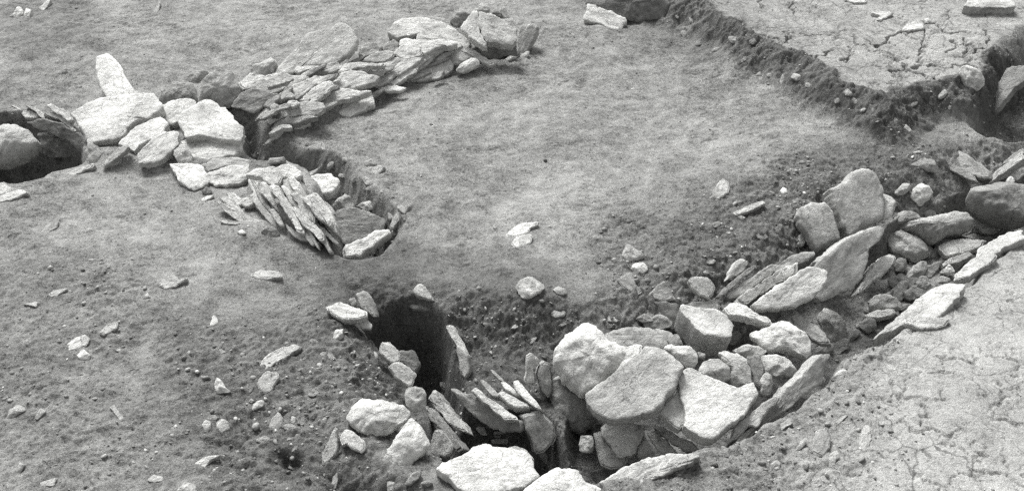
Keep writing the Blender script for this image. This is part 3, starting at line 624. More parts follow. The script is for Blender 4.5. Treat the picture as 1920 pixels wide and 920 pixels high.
# far edge and platform
S('slab','H',[(165,165),(160,130),(185,90),(190,30),(260,50),(340,80),(430,110),(530,180),(500,212),(470,260),(430,267),(370,247),(300,207),(220,187)],'white oblong block lying at the foot of the platform, at the top edge',265,34,.09,.62)
S('rock','0',[(1096,6),(1110,-14),(1180,-26),(1240,-16),(1262,12),(1245,34),(1196,42),(1156,30),(1116,16)],'dark block behind the white oblong block at the top edge',265,50,.12,.17,at='b',crown=.012)
S('rock','F',[(435,125),(475,108),(510,125),(545,160),(563,195),(555,220),(520,242),(485,232),(460,200),(440,160)],'pale oval stone stuck in the broken front edge of the clay platform',275,45,.09,.46,z=.15)
S('slab','F',[(545,370),(560,310),(600,240),(640,180),(670,130),(720,118),(790,110),(785,180),(700,240),(650,310),(600,362)],'rough upright slab leaning in the dark hollow beside the platform',215,45,.05,.26,z=.02)
S('slab','M',[(935,80),(990,73),(1060,73),(1082,85),(1050,107),(1000,132),(975,127),(1000,105)],'pale flat flake lying on the clay platform, left of the larger one',270,12,.03,.52)
S('slab','M',[(1130,197),(1170,155),(1250,123),(1277,150),(1282,187),(1230,192),(1165,202)],'pale flat flake lying on the middle of the clay platform',270,15,.03,.52)
S('rock','M',[(1260,125),(1310,118),(1352,152),(1320,156),(1280,147)],'small grey stone touching the pale flake on the platform',270,25,.03,.4)
S('slab','M',[(765,5),(830,-12),(912,0),(900,18),(830,20)],'pale flat stone at the back of the platform on the top edge',270,12,.03,.52)
S('slab','M',[(1530,32),(1560,5),(1700,-20),(1850,0),(1872,40),(1800,52),(1700,47),(1580,44)],'wide flat slab raised at the far right back of the platform',270,8,.08,.42,lift=.05)
# stones of the channel on the right
S('slab','F',[(395,577),(430,545),(460,558),(500,590),(560,630),(602,665),(590,692),(520,682),(450,642),(400,602)],'grey oblong slab in the upper channel below the platform',250,30,.05,.36,lift=.03)
S('slab','F',[(325,588),(380,608),(450,638),(510,680),(527,707),(470,692),(390,647)],'narrow grey slab on edge left of the oblong slab in the upper channel',230,40,.04,.34,lift=.03)
S('rock','F',[(180,622),(230,588),(295,588),(322,662),(270,652)],'low grey stone at the left rim of the upper channel',260,40,.04,.3)
S('slab','F',[(580,712),(615,652),(680,600),(747,555),(765,590),(700,627),(640,672)],'pale-topped slab at the right edge of the upper channel',210,35,.05,.44,z=-.06)
S('slate','F',[(640,622),(690,570),(760,530),(765,560),(680,607)],'thin grey slate behind the pale-topped slab at the right edge',210,38,.03,.34,z=-.03)
S('boulder','F',[(480,747),(520,730),(600,715),(680,715),(745,725),(800,740),(800,900),(720,902),(650,882),(570,852),(510,802),(485,772)],'large dark boulder cut by the right edge of the picture',265,28,.2,.22,z=-.08)
S('rock','F',[(670,692),(695,676),(714,700),(700,717),(675,712)],'small light stone sitting on top of the large dark boulder',270,30,.03,.48,z=-.05)
S('rock','F',[(100,762),(140,715),(180,708),(187,740),(150,767),(115,780)],'small grey stone between the big pale upright stone and a white lump',270,40,.06,.42)
S('rock','F',[(180,772),(200,733),(240,710),(280,733),(302,760),(270,802),(240,832),(210,817),(190,792)],'white angular lump right of the big pale upright stone',270,42,.07,.54,lift=.03)
S('rock','F',[(145,432),(160,415),(190,445),(180,457)],'tiny light stone in the foot of the platform face',270,30,.02,.5)
S('slab','7',[(905,125),(940,110),(975,90),(1000,55),(1050,40),(1095,46),(1125,85),(1140,140),(1147,200),(1142,250),(1100,277),(1050,295),(1000,330),(985,335),(960,290),(930,210)],'big pale upright stone with a notched shoulder above the channel',268,46,.12,.46,z=.05,crown=.03)
S('rock','7',[(1138,140),(1170,153),(1197,180),(1192,215),(1165,252),(1138,255),(1140,200)],'white knob against the right side of the big pale upright stone',280,40,.08,.56,z=.02)
S('slab','7',[(765,240),(785,200),(830,178),(895,183),(920,220),(942,290),(957,345),(900,372),(850,395),(820,342),(775,270)],'grey rounded slab leaning left of the big pale upright stone',262,46,.09,.42,z=.02,crown=.03)
S('slab','7',[(840,460),(880,420),(940,368),(1000,328),(1060,308),(1130,283),(1147,300),(1122,350),(1080,375),(1077,430),(1052,510),(1010,552),(940,582),(880,612),(855,600),(870,520)],'largest mottled slab leaning over the channel with a bright upper edge',290,50,.06,.42,z=.0)
S('slab','7',[(570,627),(600,600),(680,543),(740,508),(780,468),(850,458),(902,480),(897,512),(872,562),(840,592),(780,622),(700,640),(610,642)],'long slab with a white front face below the largest mottled slab',275,36,.06,.58,z=.03)
S('slab','I',[(768,472),(800,448),(860,398),(940,348),(1020,298),(1080,258),(1140,233),(1187,223),(1187,277),(1140,312),(1060,352),(1000,392),(920,442),(860,492),(810,500)],'long grey slab directly behind the white-faced long slab',278,36,.05,.42,z=.02)
S('slab','I',[(705,447),(740,408),(800,368),(880,318),(950,268),(1020,228),(1060,238),(1090,208),(1150,178),(1230,148),(1300,140),(1312,165),(1250,207),(1180,237),(1080,262),(960,332),(880,382),(800,442),(740,462)],'long ragged slab second behind the white-faced long slab',280,36,.05,.36,z=.015)
S('slate','I',[(650,452),(690,398),(760,338),(830,278),(900,238),(917,245),(870,292),(800,342),(730,402),(680,452)],'thin dark slate third behind the white-faced long slab',285,38,.04,.28,z=.01)
S('slab','I',[(715,337),(740,280),(770,213),(800,193),(850,203),(867,230),(830,272),(780,307)],'pale wedge standing on the soil behind the thin dark slate',285,40,.05,.46,z=.02)
S('slab','I',[(460,337),(480,316),(590,313),(620,350),(640,385),(627,442),(600,464),(540,442),(500,402)],'pale shield-shaped slab left of the fan of long slabs',270,40,.05,.46,z=.01)
S('slab','I',[(205,427),(250,380),(300,336),(340,400),(367,447),(350,472),(290,477),(220,462)],'grey triangular slab left of the shield-shaped slab',270,42,.04,.36)
S('slab','N',[(910,507),(995,458),(1030,520),(1070,592),(1055,607),(990,582),(940,552)],'grey triangular slab lying under the white oval pebble',270,34,.04,.42)
S('rock','N',[(945,352),(960,285),(980,273),(1030,305),(1087,335),(1082,372),(1040,387),(980,392)],'pale angular stone above the white oval pebble',270,36,.06,.54)
S('rock','N',[(1000,432),(1020,400),(1060,391),(1112,415),(1117,452),(1080,467),(1030,467)],'white oval pebble between two pale angular stones on the slope',270,30,.04,.66)
S('rock','N',[(238,562),(255,513),(300,490),(360,498),(412,530),(434,560),(400,597),(350,627),(295,647),(260,612)],'round pale stone alone on the soil in the middle',270,34,.06,.52)
S('slab','N',[(170,217),(200,180),(260,138),(320,128),(387,123),(382,147),(340,167),(330,192),(260,217),(200,227)],'bright thin slab in the soil, upper of a pair near the centre',275,16,.03,.6)
S('slab','N',[(205,277),(240,225),(300,203),(347,215),(347,252),(310,282),(240,317)],'pale flat slab, lower of a pair near the centre',272,18,.03,.5)
S('rock','N',[(480,572),(520,553),(570,570),(582,602),(550,612),(510,602)],'small pale stone right of the round stone in the middle',270,30,.03,.46)
S('slab','N',[(1150,657),(1220,653),(1320,672),(1335,760),(1300,830),(1220,790),(1180,702)],'dark slab sunk in the soil left of the big two-toned block',270,50,.04,.22,lift=.02)
S('rock','N',[(1030,767),(1090,733),(1142,755),(1152,787),(1080,790)],'small flat grey stone below the grey triangular slabs',270,25,.03,.36)
S('slate','N',[(500,807),(600,778),(612,795),(540,817)],'thin grey slate in dark soil above the big white boulder',270,30,.02,.36)
S('slab','I',[(440,492),(540,473),(640,478),(682,512),(650,540),(540,530),(470,515)],'low grey slate behind the big two-toned block',270,35,.04,.32,z=-.05)
S('slab','I',[(395,522),(420,490),(470,508),(560,523),(640,528),(700,558),(737,590),(764,630),(752,692),(730,717),(640,702),(560,692),(510,652),(450,582)],'big two-toned block with pale top and dark front face',285,16,.15,.52,z=.0)
S('slab','I',[(690,522),(740,488),(780,481),(850,518),(920,553),(1000,593),(1022,630),(960,617),(880,592),(800,572),(730,562)],'bright wedge right of the two-toned block, pointing right',278,20,.05,.60,z=.0)
S('rock','I',[(870,682),(940,670),(1010,630),(1080,598),(1140,598),(1182,660),(1252,700),(1280,745),(1282,822),(1255,852),(1190,832),(1120,802),(1060,797),(1000,812),(930,752)],'smooth white stone overhanging below the bright wedge',272,28,.08,.62,z=-.05)
S('slab','I',[(1130,562),(1170,528),(1230,588),(1300,638),(1370,678),(1402,750),(1350,762),(1280,732),(1220,682),(1160,642)],'grey slab slanting behind the smooth white overhanging stone',235,36,.05,.34,z=-.10)
S('rock','G',[(250,572),(290,533),(350,548),(392,610),(402,722),(340,752),(310,702),(270,642)],'grey rounded upright stone in the channel under the largest mottled slab',270,45,.07,.32,lift=.04)
S('rock','G',[(600,162),(680,138),(760,173),(812,210),(822,262),(760,302),(700,282),(620,242)],'grey rounded block right of the top of the largest mottled slab',270,40,.1,.34,lift=.07)
S('boulder','G',[(600,132),(680,100),(780,80),(860,68),(940,48),(1000,48),(1047,85),(1042,122),(980,162),(900,172),(850,212),(800,202),(720,152),(620,147)],'long smooth boulder across the head of the channel',270,36,.14,.36,lift=.10)
S('rock','G',[(640,62),(690,38),(760,53),(782,75),(700,97),(640,112)],'low grey stone behind the long smooth boulder',270,36,.05,.32,lift=.05)
S('rock','G',[(790,47),(820,28),(850,45),(852,67),(800,70)],'small dark cobble behind the middle of the long smooth boulder',270,36,.04,.28,lift=.04)
S('rock','G',[(1060,62),(1090,43),(1142,100),(1167,140),(1150,162),(1080,152),(1050,112)],'rough grey stone at the right end of the long smooth boulder',270,40,.06,.34,lift=.05)
S('slab','G',[(440,472),(480,398),(530,318),(570,288),(620,256),(647,275),(632,322),(570,372),(510,422)],'narrow wedge with a bright tip right of the largest mottled slab',300,40,.05,.50,z=-.06)
S('rock','G',[(640,302),(670,273),(700,283),(712,320),(690,352),(650,347)],'dark round cobble by the bright-tipped wedge',270,40,.05,.26,lift=.04)
S('rock','G',[(750,402),(780,366),(810,373),(827,412),(800,442),(760,432)],'grey round cobble near the kerb, upper of two',270,40,.05,.3,lift=.04)
S('rock','G',[(690,452),(720,428),(750,443),(757,482),(720,497),(695,482)],'grey round cobble near the kerb, lower of two',270,40,.05,.28,lift=.04)
S('rock','G',[(610,382),(680,358),(742,400),(732,442),(680,462),(620,422)],'wide dark cobble in the middle of the channel',270,40,.05,.24,lift=.03)
S('rock','G',[(500,502),(560,463),(620,463),(672,495),(687,532),(650,547),(600,542),(530,547)],'grey rounded stone sitting on a flat light stone in the channel',270,40,.06,.32,lift=.06)
S('slab','G',[(490,572),(560,543),(640,538),(647,562),(580,582),(510,582)],'flat light stone under the grey rounded stone in the channel',270,20,.04,.46,lift=.05)
S('rock','G',[(460,622),(490,583),(550,588),(552,642),(500,662)],'small dark block at the kerb below the flat light stone',270,40,.05,.26,lift=.04)
GK = 'kerb slabs along the right rim of the channel'
def kb(view, pts, label, az=140, inc=20, t=.05, tone=.5, z=.0): S('slab',view,pts,label,az,inc,t,tone,z=z,group=GK,grow=1.1)
kb('G',[(560,672),(640,600),(700,543),(760,493),(820,448),(900,418),(982,423),(952,482),(900,542),(840,582),(740,587),(680,622),(600,652)],'large pale kerb slab in the middle of the right rim',200,14,.05,.48,.0)
kb('G',[(700,602),(760,583),(840,583),(917,593),(880,627),(800,637),(730,622)],'flat grey slab in front of the large pale kerb slab',270,12,.03,.42,.012)
kb('G',[(950,392),(960,358),(1010,308),(1080,268),(1152,273),(1142,297),(1080,332),(1020,372)],'pale kerb slab second from the top of the right rim',200,12,.04,.44,.0)
kb('G',[(1065,267),(1075,233),(1140,198),(1210,158),(1277,143),(1290,185),(1200,227),(1140,267),(1100,272)],'pale kerb slab at the top of the right rim',200,14,.04,.46,.0)
S('slab','G',[(860,222),(930,188),(1020,183),(1112,193),(1072,232),(980,257),(900,267)],'grey flat slab beside the topmost kerb slab',260,20,.04,.40,lift=.06)
S('slab','G',[(870,312),(940,273),(1020,246),(1042,265),(1000,292),(920,312),(880,332)],'small pale slab under the grey flat slab by the kerb',265,22,.04,.44,lift=.05)
S('rock','G',[(870,352),(920,308),(952,350),(920,367)],'small white chip in the channel beside the kerb',270,30,.03,.58,lift=.04)
kb('L',[(-60,650),(0,522),(100,440),(180,368),(252,338),(242,372),(180,432),(130,517),(80,522),(0,600)],'light strip of kerb slab at the corner by the white triangular slab',250,30,.05,.46,-.02)
kb('L',[(130,517),(200,430),(260,358),(320,288),(400,218),(500,98),(562,103),(522,180),(517,262),(440,312),(340,392),(230,472),(120,562),(20,605),(60,560)],'long dark kerb slab on edge right of the stone heap',300,48,.06,.36,-.01)
S('rock','L',[(155,322),(155,225),(170,193),(200,190),(224,210),(222,300),(207,335),(165,337)],'small pale finger of stone standing in the heap by the kerb',270,52,.03,.46,z=-.04)
S('rock','L',[(150,92),(230,73),(290,88),(350,133),(382,185),(350,207),(240,214),(215,202),(190,197),(170,152)],'pale pointed stone behind the standing finger of stone',275,32,.07,.52,z=-.06)
S('rock','L',[(580,232),(620,188),(660,163),(692,180),(650,222),(600,247)],'pale stone on the soil at the upper end of the dark kerb slab',250,25,.03,.46)
S('rock','L',[(520,242),(530,206),(557,235),(545,252)],'tiny white stone at the upper end of the dark kerb slab',270,40,.02,.6)
S('slab','L',[(450,682),(480,590),(500,550),(560,523),(587,570),(582,642),(540,712)],'grey slab lying in the gravelly soil at the lower right',270,16,.03,.32)
S('slab','L',[(755,612),(775,550),(800,508),(827,520),(830,602),(807,682),(780,692)],'pale leaf-shaped slab in the soil at the lower right',275,16,.03,.42)
S('rock','L',[(568,742),(575,690),(625,668),(637,700),(600,772),(572,777)],'small pale stone below the grey slab at the lower right',270,22,.03,.44)
S('rock','L',[(365,672),(400,610),(430,588),(442,620),(400,662)],'small grey stone left of the grey slab at the lower right',265,22,.03,.36)
S('rock','L',[(210,752),(250,723),(275,740),(272,777),(225,782)],'small rounded stone lowest in the gravelly soil at the lower right',270,25,.03,.36)
S('slab','L',[(220,572),(270,508),(330,468),(357,500),(300,532),(240,577)],'flat grey stone in the soil just below the dark kerb slab',270,18,.03,.36)
S('slate','L',[(580,532),(650,458),(692,448),(640,502)],'narrow grey slate above the grey slab at the lower right',270,16,.02,.36)
S('slate','L',[(830,482),(870,438),(887,560),(872,632),(845,562)],'narrow grey slate beside the leaf-shaped slab',275,16,.02,.34)
# the stone heap
S('boulder','6',[(95,310),(105,250),(140,190),(190,145),(230,120),(270,115),(310,140),(350,190),(400,215),(450,260),(440,320),(410,370),(330,430),(250,467),(190,432),(140,382),(118,340)],'big rounded white boulder at the left of the stone heap',275,34,.2,.58,z=.04)
S('slab','6',[(345,240),(420,226),(522,220),(512,262),(470,290),(440,320),(400,340),(375,300)],'flat white slab between the rounded boulder and the mottled slab',270,18,.05,.56,z=.07)
S('slab','6',[(248,457),(300,420),(380,360),(440,310),(510,260),(535,223),(600,233),(650,258),(700,300),(727,325),(692,360),(692,412),(642,452),(622,502),(570,547),(480,562),(370,580),(300,542),(260,504)],'big dark mottled slab on top of the stone heap',262,26,.07,.40,z=.07)
S('rock','6',[(620,235),(650,220),(700,226),(760,228),(787,265),(792,300),(777,327),(740,330),(690,292),(650,252)],'pale rounded stone behind the right tip of the mottled slab',272,30,.08,.54,z=.03)
S('slab','6',[(693,372),(710,338),(740,326),(780,343),(850,373),(920,398),(980,420),(1060,398),(1074,450),(1052,492),(1032,542),(960,592),(900,642),(860,677),(800,667),(760,642),(712,612),(735,582),(725,530),(705,472),(698,420)],'large white triangular slab in front of the stone heap',272,20,.06,.58,z=.02)
S('slab','6',[(600,547),(640,490),(695,430),(715,470),(735,530),(745,580),(722,612),(702,632),(670,612),(640,572)],'white slab wedged between the mottled and the triangular slab',268,24,.05,.54,z=-.01)
S('rock','6',[(790,347),(810,303),(850,283),(900,293),(947,330),(942,382),(900,400),(850,380)],'rounded grey cobble behind the white triangular slab',270,34,.08,.42,z=.01)
S('rock','6',[(880,257),(930,246),(1000,268),(1032,310),(1047,370),(1052,405),(980,420),(940,402),(950,340),(910,290)],'pale slanting stone right of the rounded grey cobble',262,34,.08,.46,z=-.01)
S('rock','6',[(950,245),(1020,216),(1080,223),(1122,250),(1090,275),(1020,285),(990,266)],'low grey stone at the back right of the heap',270,34,.06,.38,z=-.06)
S('slab','6',[(1025,275),(1085,263),(1107,340),(1092,440),(1060,410),(1045,340)],'dark grey slab between the pale slanting stone and the pointed stone',260,40,.05,.26,z=-.07)
S('slab','6',[(325,612),(380,580),(450,585),(532,600),(527,652),(495,722),(470,752),(410,764),(380,722),(350,682),(325,652)],'pale slab under the front edge of the mottled slab',268,34,.05,.44,z=-.13)
S('slab','6',[(285,642),(320,630),(345,680),(390,745),(460,760),(440,802),(360,817),(320,792),(300,722)],'rough grey slab below the pale slab at the heap foot',265,36,.05,.36,z=-.19)
S('rock','6',[(500,702),(530,648),(560,700),(577,762),(500,760)],'small triangular grey stone at the heap foot',270,40,.05,.38,z=-.18)
S('slate','6',[(540,642),(580,628),(640,678),(692,732),(640,750),(590,727)],'grey slate slanting under the heap, left one of two',235,36,.04,.36,z=-.17)
S('slate','6',[(570,602),(620,610),(700,660),(780,698),(802,728),(730,730),(660,687),(600,640)],'grey slate slanting under the triangular slab, right one of two',235,34,.04,.30,z=-.13)
S('rock','6',[(215,692),(225,653),(285,656),(297,700),(282,740),(225,737)],'small square pale block in the pit left of the heap foot',270,45,.06,.42,z=-.16)
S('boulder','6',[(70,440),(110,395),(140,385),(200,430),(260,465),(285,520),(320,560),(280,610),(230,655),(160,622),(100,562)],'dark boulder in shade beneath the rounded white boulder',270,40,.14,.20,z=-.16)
S('slab','6',[(20,352),(50,298),(80,318),(97,400),(82,490),(60,560),(35,452)],'dark narrow slab standing left of the rounded white boulder',285,56,.05,.28,z=-.10)
S('slab','0',[(1112,912),(1140,893),(1168,877),(1203,861),(1250,851),(1297,849),(1313,854),(1290,870),(1250,886),(1196,914),(1150,950),(1100,950)],'long pale kerb slab along the bottom edge in front of the heap',250,26,.05,.48,z=.0)
S('slab','0',[(985,915),(1016,892),(1039,878),(1059,878),(1086,881),(1096,900),(1112,908),(1135,922),(1140,960),(960,960)],'bright angular slab cut by the bottom edge of the picture',268,18,.06,.62,z=.0)
S('slab','6',[(340,170),(420,136),(540,136),(650,153),(700,188),(722,225),(640,240),(540,240),(420,235),(380,215)],'flat grey slab lying behind the heap',270,22,.05,.32,z=-.02)
S('rock','6',[(640,195),(690,163),(722,222),(660,230)],'small grey stone at the right end of the flat grey slab',270,35,.05,.30,z=-.01)
S('rock','6',[(788,252),(825,263),(822,290),(795,285)],'tiny dark stone at the back of the heap',270,35,.03,.28,z=-.04)
# slates and stones of the front pit
GP = 'slates standing in the front pit'
S('slab','J',[(210,287),(260,322),(330,332),(352,312),(412,362),(482,422),(547,480),(642,492),(650,560),(570,560),(450,530),(380,480),(320,430)],'dark slab face with ragged top standing in the pit',235,58,.04,.24,z=-.12,group=GP)  # shaded face of one slab, its shade put into a darker tone
S('slate','J',[(338,302),(370,280),(412,320),(462,360),(532,400),(602,455),(630,480),(545,482),(480,424),(410,364)],'bright-edged slate, the lit top edge of the dark ragged slab',250,26,.04,.56,z=-.06,group=GP)  # same slab's top edge, light painted in as a paler tone
S('slate','J',[(388,235),(410,230),(452,265),(502,310),(518,342),(480,340),(430,295)],'narrow grey slate behind the bright-edged slate in the pit',245,30,.05,.38,z=-.06,group=GP)
S('slate','J',[(448,167),(480,178),(532,225),(548,255),(510,232)],'small thin slate farthest back in the pit row',245,30,.04,.34,z=-.06,group=GP)
S('slate','J',[(520,250),(550,246),(602,290),(645,335),(600,320),(548,290)],'thin bright slate second from the right in the pit row',245,28,.05,.58,z=-.05,group=GP)
S('slate','J',[(502,322),(530,303),(602,340),(662,375),(705,403),(610,400),(550,360)],'bright lens-shaped slate low in the middle of the pit row',255,24,.06,.58,z=-.06,group=GP)
S('slate','J',[(598,242),(622,230),(662,275),(722,345),(775,420),(740,407),(658,345),(608,290)],'long bright slate rightmost in the pit row',240,30,.06,.54,z=-.04,group=GP)
S('slab','J',[(648,458),(700,440),(750,420),(802,455),(842,500),(864,560),(862,612),(822,642),(790,692),(740,682),(708,602),(668,512)],'rounded grey slab standing at the front right of the pit row',285,50,.06,.36,z=-.14)
S('slab','J',[(678,268),(668,235),(683,180),(680,90),(710,68),(757,105),(762,135),(727,165),(732,270)],'pale upright splinter left of the rounded white boulder',275,56,.04,.52,z=-.02)
S('slab','J',[(748,202),(760,150),(790,120),(817,130),(832,200),(842,302),(815,345),(780,300)],'grey upright slab between the pale splinter and the white boulder',280,54,.05,.32,z=-.05)
S('slab','K',[(905,762),(960,718),(1100,658),(1200,593),(1265,578),(1340,598),(1430,610),(1500,623),(1560,648),(1617,710),(1627,770),(1652,812),(1590,862),(1500,897),(1400,927),(1300,962),(1130,952),(1080,902),(1000,812)],'very large white slab at the front rim of the pit, bottom centre',265,12,.10,.62,z=.02)
S('slate','K',[(1425,606),(1480,592),(1562,628),(1617,695),(1560,670),(1500,635)],'thin grey flake on the back edge of the very large white slab',260,20,.02,.42,z=.01)
S('rock','K',[(258,407),(275,370),(300,310),(360,253),(400,253),(450,270),(540,263),(640,298),(700,323),(737,350),(700,402),(640,452),(570,502),(490,530),(400,522),(350,492),(290,442)],'big white rounded slab left of the pit',272,26,.09,.56,lift=.06)
S('rock','K',[(735,378),(790,438),(842,510),(870,590),(842,632),(790,682),(740,702),(730,742),(660,772),(570,797),(525,772),(510,720),(540,670),(600,560),(640,520),(660,470),(700,420)],'white pear-shaped stone leaning on the big rounded slab left of the pit',278,30,.09,.54,lift=.05)
S('slab','K',[(230,592),(230,500),(260,476),(310,488),(362,530),(412,580),(397,622),(370,642),(310,612),(260,582)],'small white squared stone under the big rounded slab',262,28,.05,.54,lift=.03)
S('slate','K',[(85,752),(88,660),(118,590),(160,510),(192,453),(187,520),(202,590),(197,652),(150,692)],'grey spear-shaped slate stuck in the soil at bottom left',250,36,.03,.38,lift=.02)
S('rock','K',[(685,222),(700,178),(760,170),(822,183),(842,230),(832,302),(800,345),(760,357),(720,335),(690,295)],'rounded grey stone behind the pear-shaped stone at the pit edge',275,42,.08,.44,z=-.01)
S('slab','5',[(325,407),(370,383),(420,418),(442,440),(422,492),(390,482),(348,442)],'pale slab on the left rim of the pit above the rounded grey stone',285,36,.05,.50,z=-.03)
S('slab','5',[(285,342),(300,308),(330,308),(372,350),(372,390),(340,397),(310,372)],'pale stone at the top of the left pit rim',285,34,.05,.48,z=-.03)
S('slab','K',[(850,242),(890,193),(920,203),(962,270),(1012,340),(1062,390),(1122,440),(1142,502),(1050,477),(980,397),(900,322)],'grey slab sliding down the left wall of the pit',215,38,.05,.36,z=-.12)
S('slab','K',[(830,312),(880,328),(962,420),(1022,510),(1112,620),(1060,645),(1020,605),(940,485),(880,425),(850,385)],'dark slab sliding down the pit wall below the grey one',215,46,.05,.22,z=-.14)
S('slab','K',[(860,642),(900,478),(940,468),(982,510),(1022,580),(1034,662),(960,677),(900,664)],'grey streaked slab at the pit foot behind the very large white slab',260,42,.05,.38,z=-.13)
S('rock','K',[(680,872),(740,788),(802,768),(792,822),(730,874)],'dark grey stone below the pear-shaped stone at the bottom edge',260,36,.05,.28)
S('rock','K',[(800,862),(850,838),(892,860),(850,888)],'small dark stone left of the very large white slab',270,30,.04,.26)
S('slab','K',[(150,902),(170,820),(200,788),(207,830),(190,904)],'small grey upright sliver in the soil at the bottom left of the white stones',270,36,.03,.36)
S('rock','K',[(560,852),(630,853),(602,917),(560,920)],'small grey stone at the bottom edge under the pear-shaped stone',270,30,.03,.34)
S('rock','J',[(475,557),(550,538),(557,565),(480,572)],'small grey stone in the pit bottom, upper of two',270,35,.04,.3,z=-.22)
S('rock','J',[(460,602),(570,598),(562,627),(470,627)],'small grey stone in the pit bottom, lower of two',270,35,.04,.26,z=-.24)
S('slab','5',[(65,167),(125,143),(180,163),(242,185),(235,202),(180,217),(140,217),(90,192)],'bright flat slab at the upper left corner of the pit',270,20,.04,.54,lift=.05)
S('slab','5',[(190,112),(225,93),(257,130),(274,180),(277,207),(245,192),(210,172)],'grey slab standing behind the bright flat slab at the pit corner',255,44,.04,.36,z=.0)
S('rock','5',[(160,132),(185,123),(197,150),(175,167)],'small grey stone between the two slabs at the pit corner',270,36,.03,.38,lift=.03)
S('rock','5',[(205,237),(230,210),(257,235),(252,257),(215,252)],'small white-topped stone below the bright slab at the pit corner',270,32,.04,.5,z=-.02)
S('rock','5',[(95,297),(105,258),(142,253),(137,287),(110,304)],'small pale stone on the soil left of the pit',270,30,.03,.48)
S('slab','5',[(425,97),(450,68),(470,73),(497,110),(522,147),(480,132),(440,117)],'bright stone perched on the back rim of the pit',285,32,.04,.54,lift=.03)
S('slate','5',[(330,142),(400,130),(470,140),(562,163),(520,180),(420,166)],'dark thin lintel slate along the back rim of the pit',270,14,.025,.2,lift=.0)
S('slate','5',[(558,242),(590,238),(622,300),(647,345),(647,366),(613,334),(578,282)],'narrow light slate edge set in the right wall of the pit',235,36,.03,.46,z=-.06)
S('slab','5',[(600,322),(650,362),(657,422),(640,464),(618,422)],'grey slab below the light slate edge in the right pit wall',235,48,.03,.28,z=-.10)
S('slate','5',[(440,230),(470,243),(497,282),(470,267)],'small grey slate deep in the pit shade',270,36,.02,.34,z=-.26)
S('slab','5',[(370,342),(420,340),(452,402),(432,442),(398,405),(368,384)],'dark slab on the left pit wall beside the rim slabs',250,46,.04,.22,z=-.12)
# scattered stones on the left foreground soil
S('slab','P',[(395,302),(420,238),(480,203),(570,173),(612,190),(560,227),(490,272),(430,307)],'long flat grey slab lying in the soil left of the pit',272,15,.03,.40)
S('slab','P',[(380,372),(400,338),(440,310),(490,318),(500,345),(470,387),(455,422),(400,427)],'pale squared stone below the long flat grey slab',270,26,.05,.46)
S('rock','P',[(165,392),(180,338),(205,358),(230,398),(257,418),(180,427)],'pale pointed stone left of the pale squared stone',270,32,.04,.42)
S('rock','P',[(345,527),(365,478),(400,450),(422,465),(412,492),(370,507)],'small comma-shaped pale stone under the squared stone',270,26,.03,.46)
S('rock','P',[(102,587),(125,558),(150,568),(154,607),(120,617)],'small pale cobble, left of a touching pair on the soil',270,28,.03,.42)
S('rock','P',[(175,572),(200,548),(235,568),(247,602),(205,632),(180,602)],'pale cobble, right of a touching pair on the soil',270,28,.04,.44)
S('slab','P',[(440,602),(460,550),(490,516),(517,545),(512,582),(470,612)],'grey triangular slab half buried right of the pair of cobbles',270,22,.03,.32)
S('slab','P',[(50,797),(80,768),(130,743),(197,736),(150,762),(120,802),(70,807)],'pale pointed flat stone in the soil at bottom left, pointing right',270,18,.03,.46)
S('rock','P',[(555,562),(560,538),(582,545),(577,582),(560,582)],'tiny pale pebble right of the grey triangular slab',270,30,.02,.48)
S('rock','P',[(340,467),(355,448),(372,460),(355,477)],'tiny pale pebble beside the comma-shaped stone',270,30,.02,.44)
S('slab','8',[(205,467),(215,445),(270,418),(287,430),(277,457),(215,477)],'bright flat stone on the left soil, above a small white one',275,20,.03,.56)
S('rock','8',[(243,487),(265,465),(289,485),(282,502),(255,502)],'small white stone touching the bright flat stone on the left soil',270,26,.03,.64)
S('slab','8',[(315,417),(340,388),(377,378),(372,402),(330,422)],'pale flat stone right of the bright flat stone on the left soil',275,18,.03,.44)
S('slab','8',[(125,97),(150,68),(187,58),(182,80),(150,97)],'pale flat stone farthest up the left soil slope',275,18,.03,.42)
S('slab','8',[(505,267),(520,243),(555,228),(572,248),(602,238),(560,267),(530,277)],'pale ragged slab in the middle of the left soil slope',272,18,.03,.48)
S('slab','8',[(800,232),(830,215),(892,220),(902,237),(840,247)],'pale flat slab in the soil below the leaning slate stack',270,16,.03,.46)
S('rock','8',[(668,402),(680,358),(692,365),(697,387)],'small pale shard on the slope right of the ragged slab',275,22,.02,.46)
S('rock','8',[(15,692),(30,658),(60,643),(82,660),(50,682)],'pale stone at the left edge low on the soil slope',270,25,.04,.44)
S('rock','8',[(110,687),(130,653),(147,665),(120,692)],'small grey stone right of the pale stone at the left edge',270,25,.03,.38)
S('slate','8',[(350,652),(365,643),(397,690),(385,697)],'thin grey slate flush with the soil in the lower left',270,14,.02,.36)
S('slab','8',[(470,882),(490,866),(517,872),(520,887),(480,890)],'small white flat stone near the bottom edge, lower left',270,18,.03,.56)
S('rock','8',[(50,862),(60,828),(80,835),(65,862)],'small grey upright stone near the bottom left corner',270,34,.03,.38)
S('slab','8',[(145,297),(170,278),(217,273),(180,302)],'pale flat stone on the left slope, upper of two slivers',272,16,.02,.44)
S('slab','8',[(75,322),(120,316),(117,332)],'pale flat sliver on the left slope, lower of two slivers',272,16,.02,.44)
S('rock','8',[(560,922),(590,888),(622,900),(632,935)],'pale stone cut by the bottom edge at lower left',270,25,.04,.48)
S('slab','8',[(120,892),(180,878),(172,902),(130,907)],'pale flat stone near the bottom left, almost buried',270,14,.02,.38)
S('rock','8',[(455,307),(470,286),(482,300)],'tiny pale stone below the ragged slab on the left slope',270,22,.02,.48)
